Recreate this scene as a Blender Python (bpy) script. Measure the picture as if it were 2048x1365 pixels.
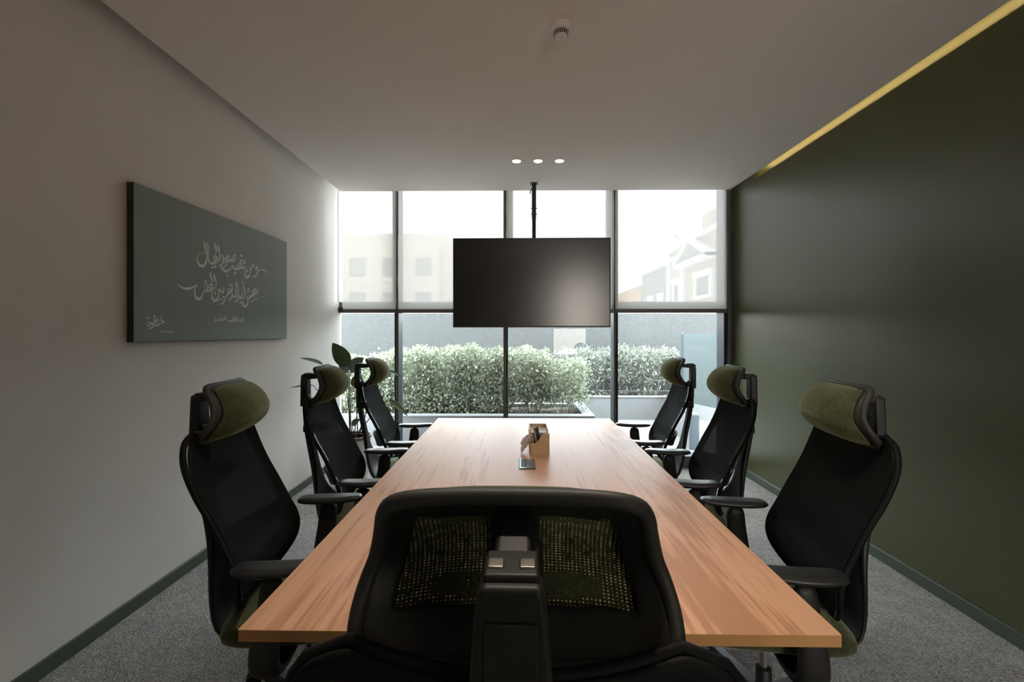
import bpy, bmesh, math, random
from mathutils import Vector, Matrix
R = math.radians
sc = bpy.context.scene
for o in list(bpy.data.objects): bpy.data.objects.remove(o)
C = sc.collection

# ---------------------------------------------------------------- camera
cam_d = bpy.data.cameras.new('camera'); cam = bpy.data.objects.new('camera', cam_d); C.objects.link(cam)
cam.location = (0, 0, 1.36); cam.rotation_euler = (R(90), 0, R(0.8))
cam_d.sensor_width = 36; cam_d.lens = 36 * 910 / 2048
cam_d.shift_x = 0; cam_d.shift_y = -15.5 / 2048
cam_d.clip_start = 0.02; cam_d.clip_end = 400
sc.camera = cam

# ---------------------------------------------------------------- view, world
sc.view_settings.view_transform = 'Standard'; sc.view_settings.look = 'None'
sc.view_settings.gamma = 1; sc.view_settings.use_curve_mapping = False
sc.view_settings.exposure = 0.29
SKY = 14.0           # overcast sky
LED_W = 5.2         # cove strip
CORRIDOR_W = 64.0    # daylight panel of the corridor behind the camera
SPOT_W = 2.0
sc.cycles.use_denoising = True
sc.cycles.max_bounces = 14; sc.cycles.diffuse_bounces = 8; sc.cycles.transparent_max_bounces = 24
sc.cycles.sample_clamp_indirect = 6.0
sc.cycles.caustics_reflective = False; sc.cycles.caustics_refractive = False

w = bpy.data.worlds.new('overcast_sky'); sc.world = w; w.use_nodes = True
nt = w.node_tree; nt.nodes.clear()
wo = nt.nodes.new('ShaderNodeOutputWorld'); bg = nt.nodes.new('ShaderNodeBackground')
tc = nt.nodes.new('ShaderNodeTexCoord'); no = nt.nodes.new('ShaderNodeTexNoise'); no.inputs['Scale'].default_value = 2.2
no.inputs['Detail'].default_value = 3
rp = nt.nodes.new('ShaderNodeValToRGB')
rp.color_ramp.elements[0].position = .35; rp.color_ramp.elements[0].color = (.84, .92, 1, 1)
rp.color_ramp.elements[1].position = .7; rp.color_ramp.elements[1].color = (1, 1, 1, 1)
nt.links.new(tc.outputs['Generated'], no.inputs['Vector']); nt.links.new(no.outputs['Fac'], rp.inputs['Fac'])
nt.links.new(rp.outputs['Color'], bg.inputs['Color']); bg.inputs['Strength'].default_value = SKY
nt.links.new(bg.outputs[0], wo.inputs[0])

# ---------------------------------------------------------------- materials
def mat(name, col, rough=.6, metal=0, spec=.5, noise=None, bump=None, coords='Object', **kw):
    """noise=(scale, colour2, stretch) ; bump=(scale, strength, distance)"""
    m = bpy.data.materials.new(name); m.use_nodes = True
    n = m.node_tree.nodes; L = m.node_tree.links; b = n['Principled BSDF']
    b.inputs['Base Color'].default_value = (*col, 1); b.inputs['Roughness'].default_value = rough
    b.inputs['Metallic'].default_value = metal; b.inputs['Specular IOR Level'].default_value = spec
    t = n.new('ShaderNodeTexCoord')
    if noise:
        sca, c2, st = noise
        mp = n.new('ShaderNodeMapping'); mp.inputs['Scale'].default_value = st
        tx = n.new('ShaderNodeTexNoise'); tx.inputs['Scale'].default_value = sca; tx.inputs['Detail'].default_value = 4
        r = n.new('ShaderNodeValToRGB')
        r.color_ramp.elements[0].position = .35; r.color_ramp.elements[0].color = (*col, 1)
        r.color_ramp.elements[1].position = .65; r.color_ramp.elements[1].color = (*c2, 1)
        L.new(t.outputs[coords], mp.inputs[0]); L.new(mp.outputs[0], tx.inputs['Vector'])
        L.new(tx.outputs['Fac'], r.inputs[0]); L.new(r.outputs[0], b.inputs['Base Color'])
    if bump:
        tx2 = n.new('ShaderNodeTexNoise'); tx2.inputs['Scale'].default_value = bump[0]; tx2.inputs['Detail'].default_value = 3
        bp = n.new('ShaderNodeBump'); bp.inputs['Strength'].default_value = bump[1]; bp.inputs['Distance'].default_value = bump[2]
        L.new(t.outputs[coords], tx2.inputs['Vector']); L.new(tx2.outputs['Fac'], bp.inputs['Height']); L.new(bp.outputs[0], b.inputs['Normal'])
    return m
def mixadd(m, build):
    """wrap the surface of m: build(nodes, links, old_shader_socket) -> new socket"""
    n = m.node_tree.nodes; L = m.node_tree.links; o = n['Material Output']; s = o.inputs[0].links[0].from_socket
    L.new(build(n, L, s), o.inputs[0])

M = {}
M['wall_cream'] = mat('cream_wall_paint', (.80, .765, .715), .85, spec=.25, noise=(2.2, (.83, .79, .745), (1, 1, 1)), bump=(70, .12, .004))
M['wall_green'] = mat('green_wall_paint', (.080, .087, .037),   .33, spec=.55, noise=(1.6, (.084, .091, .039), (1, 1, 1)), bump=(60, .08, .003))
M['ceiling'] = mat('white_ceiling_paint', (.85, .815, .775), .9, spec=.2, noise=(1.3, (.88, .84, .80), (1, 1, 1)), bump=(50, .05, .003))
M['skirting'] = mat('green_skirting_paint', (.075, .10, .075), .38)
M['plain_wall'] = mat('grey_wall_paint', (.42, .40, .37), .85)
M['frame'] = mat('anthracite_aluminium', (.07, .085, .10), .42, spec=.5)
M['gasket'] = mat('black_gasket', (.012, .012, .012), .6)
M['black_plastic'] = mat('black_plastic', (.017, .0175, .0165), .5, spec=.5, bump=(900, .15, .0006))
M['frame_plastic'] = mat('dark_frame_plastic', (.007, .0075, .0075), .6, spec=.2)
M['rim_plastic'] = mat('lit_rim_plastic', (.036, .036, .033), .55, spec=.5)  # black rim painted paler for the light on its top edge
M['pad'] = mat('armrest_rubber', (.018, .019, .020), .36, spec=.5, bump=(700, .15, .0006))
M['chrome'] = mat('chrome', (.7, .7, .68), .18, 1)
M['dark_metal'] = mat('black_powder_metal', (.014, .014, .014), .45)
M['hinge'] = mat('hinge_steel', (.32, .29, .27), .4, .9)
M['white_plastic'] = mat('white_plastic', (.84, .80, .76), .4)
M['dark_slot'] = mat('dark_slot', (.02, .015, .01), .8)
M['canvas'] = mat('grey_green_canvas', (.25, .285, .26), .62, spec=.35, bump=(1500, .2, .0004))
M['canvas_side'] = mat('canvas_edge', (.03, .042, .034), .7)
M['print_white'] = mat('pale_print', (.72, .76, .74), .7)
M['bezel'] = mat('tv_bezel', (.012, .012, .012), .35)
M['screen'] = mat('tv_screen', (.003, .003, .003), .245, spec=1.0)
M['screen'].node_tree.nodes['Principled BSDF'].inputs['Coat Weight'].default_value = .45; M['screen'].node_tree.nodes['Principled BSDF'].inputs['Coat Roughness'].default_value = .23
M['bar'] = mat('blind_bar', (.16, .15, .14), .5)
M['cord'] = mat('bead_cord', (.5, .47, .42), .5)
M['bamboo'] = mat('light_bamboo', (.60, .42, .25), .5, noise=(12, (.52, .35, .20), (30, 30, 1.5)))
M['tissue'] = mat('white_tissue', (.92, .88, .84), .9)
def thin(n, L, s):
    d_ = n.new('ShaderNodeBsdfTranslucent'); d_.inputs[0].default_value = (.92, .88, .84, 1); x = n.new('ShaderNodeMixShader'); x.inputs[0].default_value = .55
    L.new(s, x.inputs[1]); L.new(d_.outputs[0], x.inputs[2]); return x.outputs[0]
mixadd(M['tissue'], thin)
M['silver'] = mat('brushed_silver', (.22, .25, .27), .35, .6)
M['gold'] = mat('brass_tip', (.6, .35, .12), .3, .9)
M['leaf_dark'] = mat('dark_leaf', (.06, .11, .045), .4, spec=.5, noise=(9, (.085, .14, .05), (1, 1, 1)))
M['leaf_grey'] = mat('bluish_leaf', (.09, .14, .13), .42, spec=.5)
M['stem'] = mat('plant_stem', (.05, .06, .035), .6)
M['pot'] = mat('white_pot', (.62, .61, .58), .5)
M['pot_rim'] = mat('wooden_pot_rim', (.17, .10, .06), .6)
M['soil'] = mat('soil', (.05, .035, .025), .95, bump=(60, .8, .02))
M['render'] = mat('rough_render', (.078, .079, .078), .95, spec=.05, noise=(30, (.091, .092, .091), (1, 1, 1)), bump=(60, .6, .02))
M['planter'] = mat('white_planter_paint', (.165, .167, .168), .8, noise=(3, (.178, .18, .182), (1, 1, 1)))
M['paving'] = mat('pale_paving', (.15, .148, .145), .9, noise=(6, (.17, .167, .164), (1, 1, 1)))
M['bld_peach'] = mat('peach_render', (.52, .41, .33), .9)
M['bld_cream'] = mat('cream_render', (.56, .47, .39), .9)
M['bld_grey'] = mat('grey_cladding', (.34, .33, .33), .9)
M['bld_white'] = mat('white_moulding', (.86, .84, .81), .9)
M['bld_orange'] = mat('orange_render', (.60, .38, .24), .9)
M['bld_glass'] = mat('far_window_glass', (.26, .25, .24), .3)
M['bld_shade'] = mat('shadow_brown', (.26, .17, .14), .9)  # painted reveal shadow of the beige windows, also the wing's dark panes
M['pipe_red'] = mat('red_drain_pipe', (.55, .22, .16), .7)
M['card'] = mat('white_card', (.8, .79, .77), .7)

def leafmat(name, a, b_):
    m = bpy.data.materials.new(name); m.use_nodes = True
    n = m.node_tree.nodes; L = m.node_tree.links; p = n['Principled BSDF']
    g = n.new('ShaderNodeNewGeometry'); r = n.new('ShaderNodeValToRGB')
    r.color_ramp.elements[0].color = (*a, 1); r.color_ramp.elements[1].color = (*b_, 1)
    L.new(g.outputs['Random Per Island'], r.inputs[0]); L.new(r.outputs[0], p.inputs['Base Color'])
    p.inputs['Roughness'].default_value = .55; p.inputs['Specular IOR Level'].default_value = .35
    tl = n.new('ShaderNodeBsdfTranslucent'); L.new(r.outputs[0], tl.inputs[0])
    mx = n.new('ShaderNodeMixShader'); mx.inputs[0].default_value = .3
    L.new(p.outputs[0], mx.inputs[1]); L.new(tl.outputs[0], mx.inputs[2]); L.new(mx.outputs[0], n['Material Output'].inputs[0])
    return m
M['hedge_leaf'] = leafmat('hedge_leaf', (.15, .17, .12), (.37, .395, .29))
M['bamboo_leaf'] = leafmat('bamboo_leaf', (.13, .145, .115), (.31, .325, .275))
M['twig'] = mat('twig', (.2, .19, .16), .9)

# carpet
m = mat('grey_loop_carpet', (.16, .155, .15), .98, spec=.1); M['carpet'] = m
n = m.node_tree.nodes; L = m.node_tree.links; b = n['Principled BSDF']; t = n.new('ShaderNodeTexCoord')
v1 = n.new('ShaderNodeTexVoronoi'); v1.inputs['Scale'].default_value = 210
n2 = n.new('ShaderNodeTexNoise'); n2.inputs['Scale'].default_value = 9; n2.inputs['Detail'].default_value = 6; n2.inputs['Roughness'].default_value = .7
sx = n.new('ShaderNodeSeparateColor'); L.new(t.outputs['Object'], v1.inputs['Vector']); L.new(t.outputs['Object'], n2.inputs['Vector'])
L.new(v1.outputs['Color'], sx.inputs[0])
mm = n.new('ShaderNodeMath'); mm.operation = 'MULTIPLY_ADD'; mm.inputs[1].default_value = .62; L.new(sx.outputs[0], mm.inputs[0])
m3 = n.new('ShaderNodeMath'); m3.operation = 'MULTIPLY'; m3.inputs[1].default_value = .5; L.new(n2.outputs['Fac'], m3.inputs[0]); L.new(m3.outputs[0], mm.inputs[2])
r = n.new('ShaderNodeValToRGB'); r.color_ramp.elements[0].color = (.13, .125, .122, 1); r.color_ramp.elements[1].color = (.56, .535, .52, 1)
r.color_ramp.elements[0].position = .12; r.color_ramp.elements[1].position = .95
L.new(mm.outputs[0], r.inputs[0]); L.new(r.outputs[0], b.inputs['Base Color'])
bp = n.new('ShaderNodeBump'); bp.inputs['Strength'].default_value = .8; bp.inputs['Distance'].default_value = .004
L.new(v1.outputs['Distance'], bp.inputs['Height']); L.new(bp.outputs[0], b.inputs['Normal'])

# wood laminate: grain along local Y (or X for the edge band)
def woodmat(name, c0, c1, c2, along='Y', rough=.42):
    m = mat(name, c0, rough, spec=.18); n = m.node_tree.nodes; L = m.node_tree.links; b = n['Principled BSDF']
    t = n.new('ShaderNodeTexCoord')
    def mapp(s):
        q = n.new('ShaderNodeMapping'); q.inputs['Scale'].default_value = s if along == 'Y' else (s[1], s[0], s[2]); L.new(t.outputs['Object'], q.inputs[0]); return q
    a = mapp((7.0, .75, 3)); bb = mapp((60, 1.6, 8)); cc = mapp((2.6, .5, 1))
    n1 = n.new('ShaderNodeTexNoise'); n1.inputs['Scale'].default_value = 1; n1.inputs['Detail'].default_value = 3; n1.inputs['Distortion'].default_value = 1.1; L.new(a.outputs[0], n1.inputs['Vector'])
    wv = n.new('ShaderNodeMath'); wv.operation = 'MULTIPLY'; wv.inputs[1].default_value = 34; L.new(n1.outputs['Fac'], wv.inputs[0])
    sn = n.new('ShaderNodeMath'); sn.operation = 'SINE'; L.new(wv.outputs[0], sn.inputs[0])
    n2 = n.new('ShaderNodeTexNoise'); n2.inputs['Scale'].default_value = 1; n2.inputs['Detail'].default_value = 5; L.new(bb.outputs[0], n2.inputs['Vector'])
    n3 = n.new('ShaderNodeTexNoise'); n3.inputs['Scale'].default_value = 1; n3.inputs['Detail'].default_value = 4; L.new(cc.outputs[0], n3.inputs['Vector'])
    s1 = n.new('ShaderNodeMath'); s1.operation = 'MULTIPLY_ADD'; s1.inputs[1].default_value = .075; L.new(sn.outputs[0], s1.inputs[0]); L.new(n2.outputs['Fac'], s1.inputs[2])
    s2 = n.new('ShaderNodeMath'); s2.operation = 'ADD'; L.new(s1.outputs[0], s2.inputs[0]); L.new(n3.outputs['Fac'], s2.inputs[1])
    r = n.new('ShaderNodeValToRGB'); e = r.color_ramp.elements
    e[0].position = .78; e[0].color = (*c2, 1); e[1].position = 1.22 if False else 1.0; e[1].color = (*c0, 1)
    k = e.new(.9); k.color = (*c1, 1)
    L.new(s2.outputs[0], r.inputs[0])
    L.new(r.outputs[0], b.inputs['Base Color'])
    return m
M['wood'] = woodmat('walnut_laminate', (.60, .34, .215), (.55, .30, .18), (.43, .22, .125))
M['wood_edge'] = woodmat('laminate_edge_band', (.80, .46, .20), (.76, .42, .175), (.66, .35, .14), 'X', .5)

# green woven fabric
def fabric(name, a, b_, scale=260, rows=False):
    m = mat(name, a, .95, spec=.15); n = m.node_tree.nodes; L = m.node_tree.links; b = n['Principled BSDF']
    t = n.new('ShaderNodeTexCoord')
    mp = n.new('ShaderNodeMapping'); mp.inputs['Scale'].default_value = (1, 1, .45); L.new(t.outputs['Object'], mp.inputs[0])
    v = n.new('ShaderNodeTexNoise'); v.inputs['Scale'].default_value = scale; v.inputs['Detail'].default_value = 2; L.new(mp.outputs[0], v.inputs['Vector'])
    w_ = n.new('ShaderNodeTexNoise'); w_.inputs['Scale'].default_value = 28; w_.inputs['Detail'].default_value = 5; L.new(t.outputs['Object'], w_.inputs['Vector'])
    s = n.new('ShaderNodeMath'); s.operation = 'MULTIPLY_ADD'; s.inputs[1].default_value = .6; L.new(v.outputs['Fac'], s.inputs[0])
    h = n.new('ShaderNodeMath'); h.operation = 'MULTIPLY'; h.inputs[1].default_value = .4; L.new(w_.outputs['Fac'], h.inputs[0]); L.new(h.outputs[0], s.inputs[2])
    r = n.new('ShaderNodeValToRGB'); r.color_ramp.elements[0].position = .38; r.color_ramp.elements[1].position = .62
    r.color_ramp.elements[0].color = (*a, 1); r.color_ramp.elements[1].color = (*b_, 1)
    L.new(s.outputs[0], r.inputs[0]); L.new(r.outputs[0], b.inputs['Base Color'])
    bp = n.new('ShaderNodeBump'); bp.inputs['Strength'].default_value = .5; bp.inputs['Distance'].default_value = .0015
    L.new(v.outputs['Fac'], bp.inputs['Height']); L.new(bp.outputs[0], b.inputs['Normal'])
    b.inputs['Sheen Weight'].default_value = .8; b.inputs['Sheen Roughness'].default_value = .5; b.inputs['Sheen Tint'].default_value = (.5, .55, .35, 1)
    return m
M['green_fabric'] = fabric('moss_green_weave', (.040, .046, .022), (.095, .102, .055))
# open weave seen from behind: yarn columns; pale specks paint the light through the pinholes
m = fabric('open_weave_lining', (.022, .025, .009), (.08, .084, .03), 300); M['lining'] = m
n = m.node_tree.nodes; L = m.node_tree.links; b = n['Principled BSDF']; old = b.inputs['Base Color'].links[0].from_socket
t = n.new('ShaderNodeTexCoord'); sp = n.new('ShaderNodeSeparateXYZ'); L.new(t.outputs['Object'], sp.inputs[0])
def sinus(sock, f, ph):
    a = n.new('ShaderNodeMath'); a.operation = 'MULTIPLY_ADD'; a.inputs[1].default_value = f; a.inputs[2].default_value = ph; L.new(sock, a.inputs[0])
    c = n.new('ShaderNodeMath'); c.operation = 'SINE'; L.new(a.outputs[0], c.inputs[0]); return c.outputs[0]
sa = sinus(sp.outputs['X'], 1300, 0); sb = sinus(sp.outputs['Z'], 2300, 0)
nz = n.new('ShaderNodeTexNoise'); nz.inputs['Scale'].default_value = 120; nz.inputs['Detail'].default_value = 3; L.new(t.outputs['Object'], nz.inputs['Vector'])
pr_ = n.new('ShaderNodeMath'); pr_.operation = 'ADD'; L.new(sa, pr_.inputs[0]); L.new(sb, pr_.inputs[1])
pz = n.new('ShaderNodeMath'); pz.operation = 'MULTIPLY_ADD'; pz.inputs[1].default_value = 4.0; L.new(nz.outputs['Fac'], pz.inputs[0]); L.new(pr_.outputs[0], pz.inputs[2])
gt = n.new('ShaderNodeMath'); gt.operation = 'GREATER_THAN'; gt.inputs[1].default_value = 3.35; L.new(pz.outputs[0], gt.inputs[0])
mc = n.new('ShaderNodeMix'); mc.data_type = 'RGBA'; L.new(gt.outputs[0], mc.inputs['Factor']); L.new(old, mc.inputs['A']); mc.inputs['B'].default_value = (.95, .88, .62, 1)
L.new(mc.outputs['Result'], b.inputs['Base Color'])

# black mesh back, slightly see-through
m = mat('black_mesh', (.009, .0105, .0100), .9, spec=.03, bump=(600, .3, .001)); M['mesh'] = m
def bld(n, L, s):
    tr = n.new('ShaderNodeBsdfTransparent'); x = n.new('ShaderNodeMixShader'); x.inputs[0].default_value = .013
    L.new(s, x.inputs[1]); L.new(tr.outputs[0], x.inputs[2]); return x.outputs[0]
mixadd(m, bld)

# glass: clear pane with a real Fresnel reflection
def glassmat(name, tint, refl=1.0, ior=1.5):
    m = bpy.data.materials.new(name); m.use_nodes = True; n = m.node_tree.nodes; L = m.node_tree.links; n.clear()
    o = n.new('ShaderNodeOutputMaterial'); tr = n.new('ShaderNodeBsdfTransparent'); tr.inputs[0].default_value = (*tint, 1)
    gl = n.new('ShaderNodeBsdfGlossy'); gl.inputs['Roughness'].default_value = 0; fr = n.new('ShaderNodeFresnel'); fr.inputs[0].default_value = ior
    x = n.new('ShaderNodeMixShader'); mu = n.new('ShaderNodeMath'); mu.operation = 'MULTIPLY'; mu.inputs[1].default_value = refl
    L.new(fr.outputs[0], mu.inputs[0]); L.new(mu.outputs[0], x.inputs[0]); L.new(tr.outputs[0], x.inputs[1]); L.new(gl.outputs[0], x.inputs[2]); L.new(x.outputs[0], o.inputs[0])
    return m
M['glass'] = glassmat('window_glass', (.93, .965, .965), .75, 1.5)
M['balustrade_glass'] = glassmat('balustrade_glass', (.86, .93, .92), 1.0)
def reflected_haze(n, L, s):  # pale diffuse mix stands in for sky reflected in the pane
    d_ = n.new('ShaderNodeBsdfDiffuse'); d_.inputs[0].default_value = (.5, .55, .56, 1); x = n.new('ShaderNodeMixShader'); x.inputs[0].default_value = .12
    L.new(s, x.inputs[1]); L.new(d_.outputs[0], x.inputs[2]); return x.outputs[0]
M['balustrade_glass'].node_tree.nodes['Material Output'].name = 'Material Output'
mixadd(M['balustrade_glass'], reflected_haze)
# roller blind screen fabric: part open weave, part translucent yarn
m = bpy.data.materials.new('screen_fabric'); m.use_nodes = True; n = m.node_tree.nodes; L = m.node_tree.links; n.clear(); M['blind'] = m
o = n.new('ShaderNodeOutputMaterial'); tr = n.new('ShaderNodeBsdfTransparent'); tl = n.new('ShaderNodeBsdfTranslucent'); df = n.new('ShaderNodeBsdfDiffuse')
BLIND_OPEN = .046
tl.inputs[0].default_value = (.86, .85, .83, 1); df.inputs[0].default_value = (.88, .86, .84, 1)
x1 = n.new('ShaderNodeMixShader'); x1.inputs[0].default_value = .168; L.new(df.outputs[0], x1.inputs[1]); L.new(tl.outputs[0], x1.inputs[2])
x2 = n.new('ShaderNodeMixShader'); x2.inputs[0].default_value = BLIND_OPEN; L.new(x1.outputs[0], x2.inputs[1]); L.new(tr.outputs[0], x2.inputs[2]); L.new(x2.outputs[0], o.inputs[0])
def emis(name, col, st):
    m = bpy.data.materials.new(name); m.use_nodes = True; n = m.node_tree.nodes; L = m.node_tree.links; n.clear()
    o = n.new('ShaderNodeOutputMaterial'); e = n.new('ShaderNodeEmission'); e.inputs[0].default_value = (*col, 1); e.inputs[1].default_value = st
    L.new(e.outputs[0], o.inputs[0]); return m
M['lamp'] = emis('lamp_lens', (1, .9, .78), 9)
M['led'] = emis('led_tape', (1, .72, .32), 3)

# ---------------------------------------------------------------- mesh helpers
class MB:
    def __init__(s): s.v = []; s.f = []
    def add(s, vs, fs):
        k = len(s.v); s.v += [tuple(p) for p in vs]; s.f += [tuple(i + k for i in f) for f in fs]; return s
    def box(s, a, b, mtx=None):
        x0, y0, z0 = a; x1, y1, z1 = b
        P = [(x, y, z) for x in (x0, x1) for y in (y0, y1) for z in (z0, z1)]
        if mtx: P = [mtx @ Vector(p) for p in P]
        return s.add(P, [(0, 1, 3, 2), (4, 6, 7, 5), (0, 4, 5, 1), (2, 3, 7, 6), (0, 2, 6, 4), (1, 5, 7, 3)])
    def tube(s, pts, r, seg=8, closed=False, cap=True):
        pts = [Vector(p) for p in pts]; n = len(pts); rr = r if hasattr(r, '__len__') else [r] * n
        rings = []; up = None
        for i, p in enumerate(pts):
            a = pts[i - 1] if (i or closed) else p; b = pts[(i + 1) % n] if (i < n - 1 or closed) else p
            t = (b - a).normalized()
            if up is None: up = t.cross(Vector((0, 0, 1))); up = up.normalized() if up.length > .1 else t.cross(Vector((1, 0, 0))).normalized()
            up = (up - t * up.dot(t)).normalized(); s2 = t.cross(up)
            rings.append([p + (up * math.cos(2 * math.pi * j / seg) + s2 * math.sin(2 * math.pi * j / seg)) * rr[i] for j in range(seg)])
        V = [q for g in rings for q in g]; F = []
        m = n if closed else n - 1
        for i in range(m):
            a = i * seg; b = ((i + 1) % n) * seg
            for j in range(seg): F.append((a + j, a + (j + 1) % seg, b + (j + 1) % seg, b + j))
        if cap and not closed: F.append(tuple(range(seg))[::-1]); F.append(tuple((n - 1) * seg + j for j in range(seg)))
        return s.add(V, F)
    def cyl(s, c, r, z0, z1, seg=24, r2=None):
        r2 = r if r2 is None else r2
        V = [(c[0] + r * math.cos(2 * math.pi * j / seg), c[1] + r * math.sin(2 * math.pi * j / seg), z0) for j in range(seg)]
        V += [(c[0] + r2 * math.cos(2 * math.pi * j / seg), c[1] + r2 * math.sin(2 * math.pi * j / seg), z1) for j in range(seg)]
        F = [(j, (j + 1) % seg, seg + (j + 1) % seg, seg + j) for j in range(seg)] + [tuple(range(seg))[::-1], tuple(range(seg, 2 * seg))]
        return s.add(V, F)
    def lathe(s, c, prof, seg=32):
        V = [(c[0] + r * math.cos(2 * math.pi * j / seg), c[1] + r * math.sin(2 * math.pi * j / seg), c[2] + z) for r, z in prof for j in range(seg)]
        F = [(i * seg + j, i * seg + (j + 1) % seg, (i + 1) * seg + (j + 1) % seg, (i + 1) * seg + j) for i in range(len(prof) - 1) for j in range(seg)]
        F += [tuple(range(seg))[::-1], tuple((len(prof) - 1) * seg + j for j in range(seg))]
        return s.add(V, F)
    def prism(s, poly, axis, a, b):
        """poly = 2D outline, extruded along axis from a to b"""
        def P(p, h): return (h, p[0], p[1]) if axis == 'x' else (p[0], h, p[1]) if axis == 'y' else (p[0], p[1], h)
        n = len(poly)
        return s.add([P(p, a) for p in poly] + [P(p, b) for p in poly], [tuple(range(n))[::-1], tuple(range(n, 2 * n))] + [(i, (i + 1) % n, n + (i + 1) % n, n + i) for i in range(n)])
    def grid(s, fn, nu, nv, skip=None, flip=False):
        k = len(s.v); s.v += [tuple(fn(i / nu, j / nv)) for j in range(nv + 1) for i in range(nu + 1)]
        for j in range(nv):
            for i in range(nu):
                if skip and skip(i, j): continue
                q = (k + j * (nu + 1) + i, k + j * (nu + 1) + i + 1, k + (j + 1) * (nu + 1) + i + 1, k + (j + 1) * (nu + 1) + i)
                s.f.append(q[::-1] if flip else q)
        return s
    def slab(s, fn, nu, nv, thick):
        """closed pillow: fn(u,v in 0..1)->(Vector pos, Vector normal); thick(u,v)"""
        top = []; bot = []
        for j in range(nv + 1):
            for i in range(nu + 1):
                u, v = i / nu, j / nv; p, nn = fn(u, v); t = thick(u, v) / 2; top.append(p + nn * t); bot.append(p - nn * t)
        N = (nu + 1) * (nv + 1); F = []
        for j in range(nv):
            for i in range(nu):
                a = j * (nu + 1) + i; F.append((a, a + 1, a + nu + 2, a + nu + 1)); F.append((N + a + nu + 1, N + a + nu + 2, N + a + 1, N + a))
        B = [i for i in range(nu + 1)] + [j * (nu + 1) + nu for j in range(1, nv + 1)] + [nv * (nu + 1) + i for i in range(nu - 1, -1, -1)] + [j * (nu + 1) for j in range(nv - 1, 0, -1)]
        for i in range(len(B)):
            a, b = B[i], B[(i + 1) % len(B)]; F.append((b, a, N + a, N + b))
        return s.add(top + bot, F)
    def build(s, name, m=None, parent=None, smooth=False, mods=(), label=None, recalc=True):
        me = bpy.data.meshes.new(name); me.from_pydata(s.v, [], s.f)
        if recalc:
            bm = bmesh.new(); bm.from_mesh(me); bmesh.ops.recalc_face_normals(bm, faces=bm.faces); bm.to_mesh(me); bm.free()
        if m: me.materials.append(M[m] if isinstance(m, str) else m)
        if smooth:
            for p in me.polygons: p.use_smooth = True
        o = bpy.data.objects.new(name, me); C.objects.link(o)
        if parent: o.parent = parent
        if label: o['label'] = label
        for md in mods:
            if md[0] == 'bevel':
                b = o.modifiers.new('bevel', 'BEVEL'); b.width = md[1]; b.segments = md[2]; b.limit_method = 'ANGLE'; b.angle_limit = R(40)
                for p in me.polygons: p.use_smooth = True
                ws = o.modifiers.new('wn', 'WEIGHTED_NORMAL'); ws.keep_sharp = True
            if md[0] == 'sub': b = o.modifiers.new('sub', 'SUBSURF'); b.levels = md[1]; b.render_levels = md[1]
            if md[0] == 'solid': b = o.modifiers.new('solid', 'SOLIDIFY'); b.thickness = md[1]; b.offset = 0
        return o
def box(name, a, b, m, parent=None, bevel=None, label=None):
    return MB().box(a, b).build(name, m, parent, mods=[('bevel', bevel, 2)] if bevel else (), label=label)
def thing(name, loc, label, cat, group=None, rz=0):
    o = bpy.data.objects.new(name, None); C.objects.link(o); o.location = loc; o.rotation_euler = (0, 0, rz); o.empty_display_size = .1
    o['label'] = label; o['category'] = cat
    if group: o['group'] = group
    return o
def tag(o, label, cat, group=None):
    o['label'] = label; o['category'] = cat
    if group: o['group'] = group
    return o
def struct(o, label=None):
    o['kind'] = 'structure'
    if label: o['label'] = label
    return o
def sempty(name, loc=(0, 0, 0)):
    o = bpy.data.objects.new(name, None); C.objects.link(o); o.location = loc; o['kind'] = 'structure'; return o
def interp(tab, x):
    if x <= tab[0][0]: return tab[0][1]
    for i in range(len(tab) - 1):
        if x <= tab[i + 1][0]:
            p0 = tab[max(i - 1, 0)]; p1 = tab[i]; p2 = tab[i + 1]; p3 = tab[min(i + 2, len(tab) - 1)]
            h = p2[0] - p1[0]; t = (x - p1[0]) / h
            m1 = (p2[1] - p0[1]) / (p2[0] - p0[0]) * h if p2[0] != p0[0] else 0
            m2 = (p3[1] - p1[1]) / (p3[0] - p1[0]) * h if p3[0] != p1[0] else 0
            return (2*t**3-3*t*t+1)*p1[1] + (t**3-2*t*t+t)*m1 + (-2*t**3+3*t*t)*p2[1] + (t**3-t*t)*m2
    return tab[-1][1]
def squircle(u, v, e):
    a, b = 2 * u - 1, 2 * v - 1; m_ = max(abs(a), abs(b)); q = (abs(a) ** e + abs(b) ** e) ** (1 / e)
    k = m_ / q if q > 1e-9 else 1
    return a * k, b * k, m_
rnd = random.Random(7)

# ================================================================ THE ROOM
XL, XR, YB, YW, ZC, ZT = -1.885, 2.17, -1.2, 4.62, 2.80, 3.02
YG = 4.80
struct(box('floor', (XL - .1, YB - 2.6, -.12), (XR + .1, YG + .02, 0), 'carpet'))
struct(box('wall_left', (XL - .12, YB, 0), (XL, YG + .02, ZT), 'wall_cream'))
struct(box('wall_right', (XR, YB, 0), (XR + .12, YG + .02, ZT), 'wall_green'))
cl = struct(box('ceiling', (-1.806, YB, ZC), (2.126, 4.59, ZC + .012), 'ceiling'))
box('ceiling_slab', (XL - .12, YB - 2.6, ZT), (XR + .12, YG + .3, ZT + .15), 'ceiling', cl)
box('cove_upstand', (2.04, YB, ZC + .012), (2.055, 4.59, ZT), 'ceiling', cl)
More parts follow.
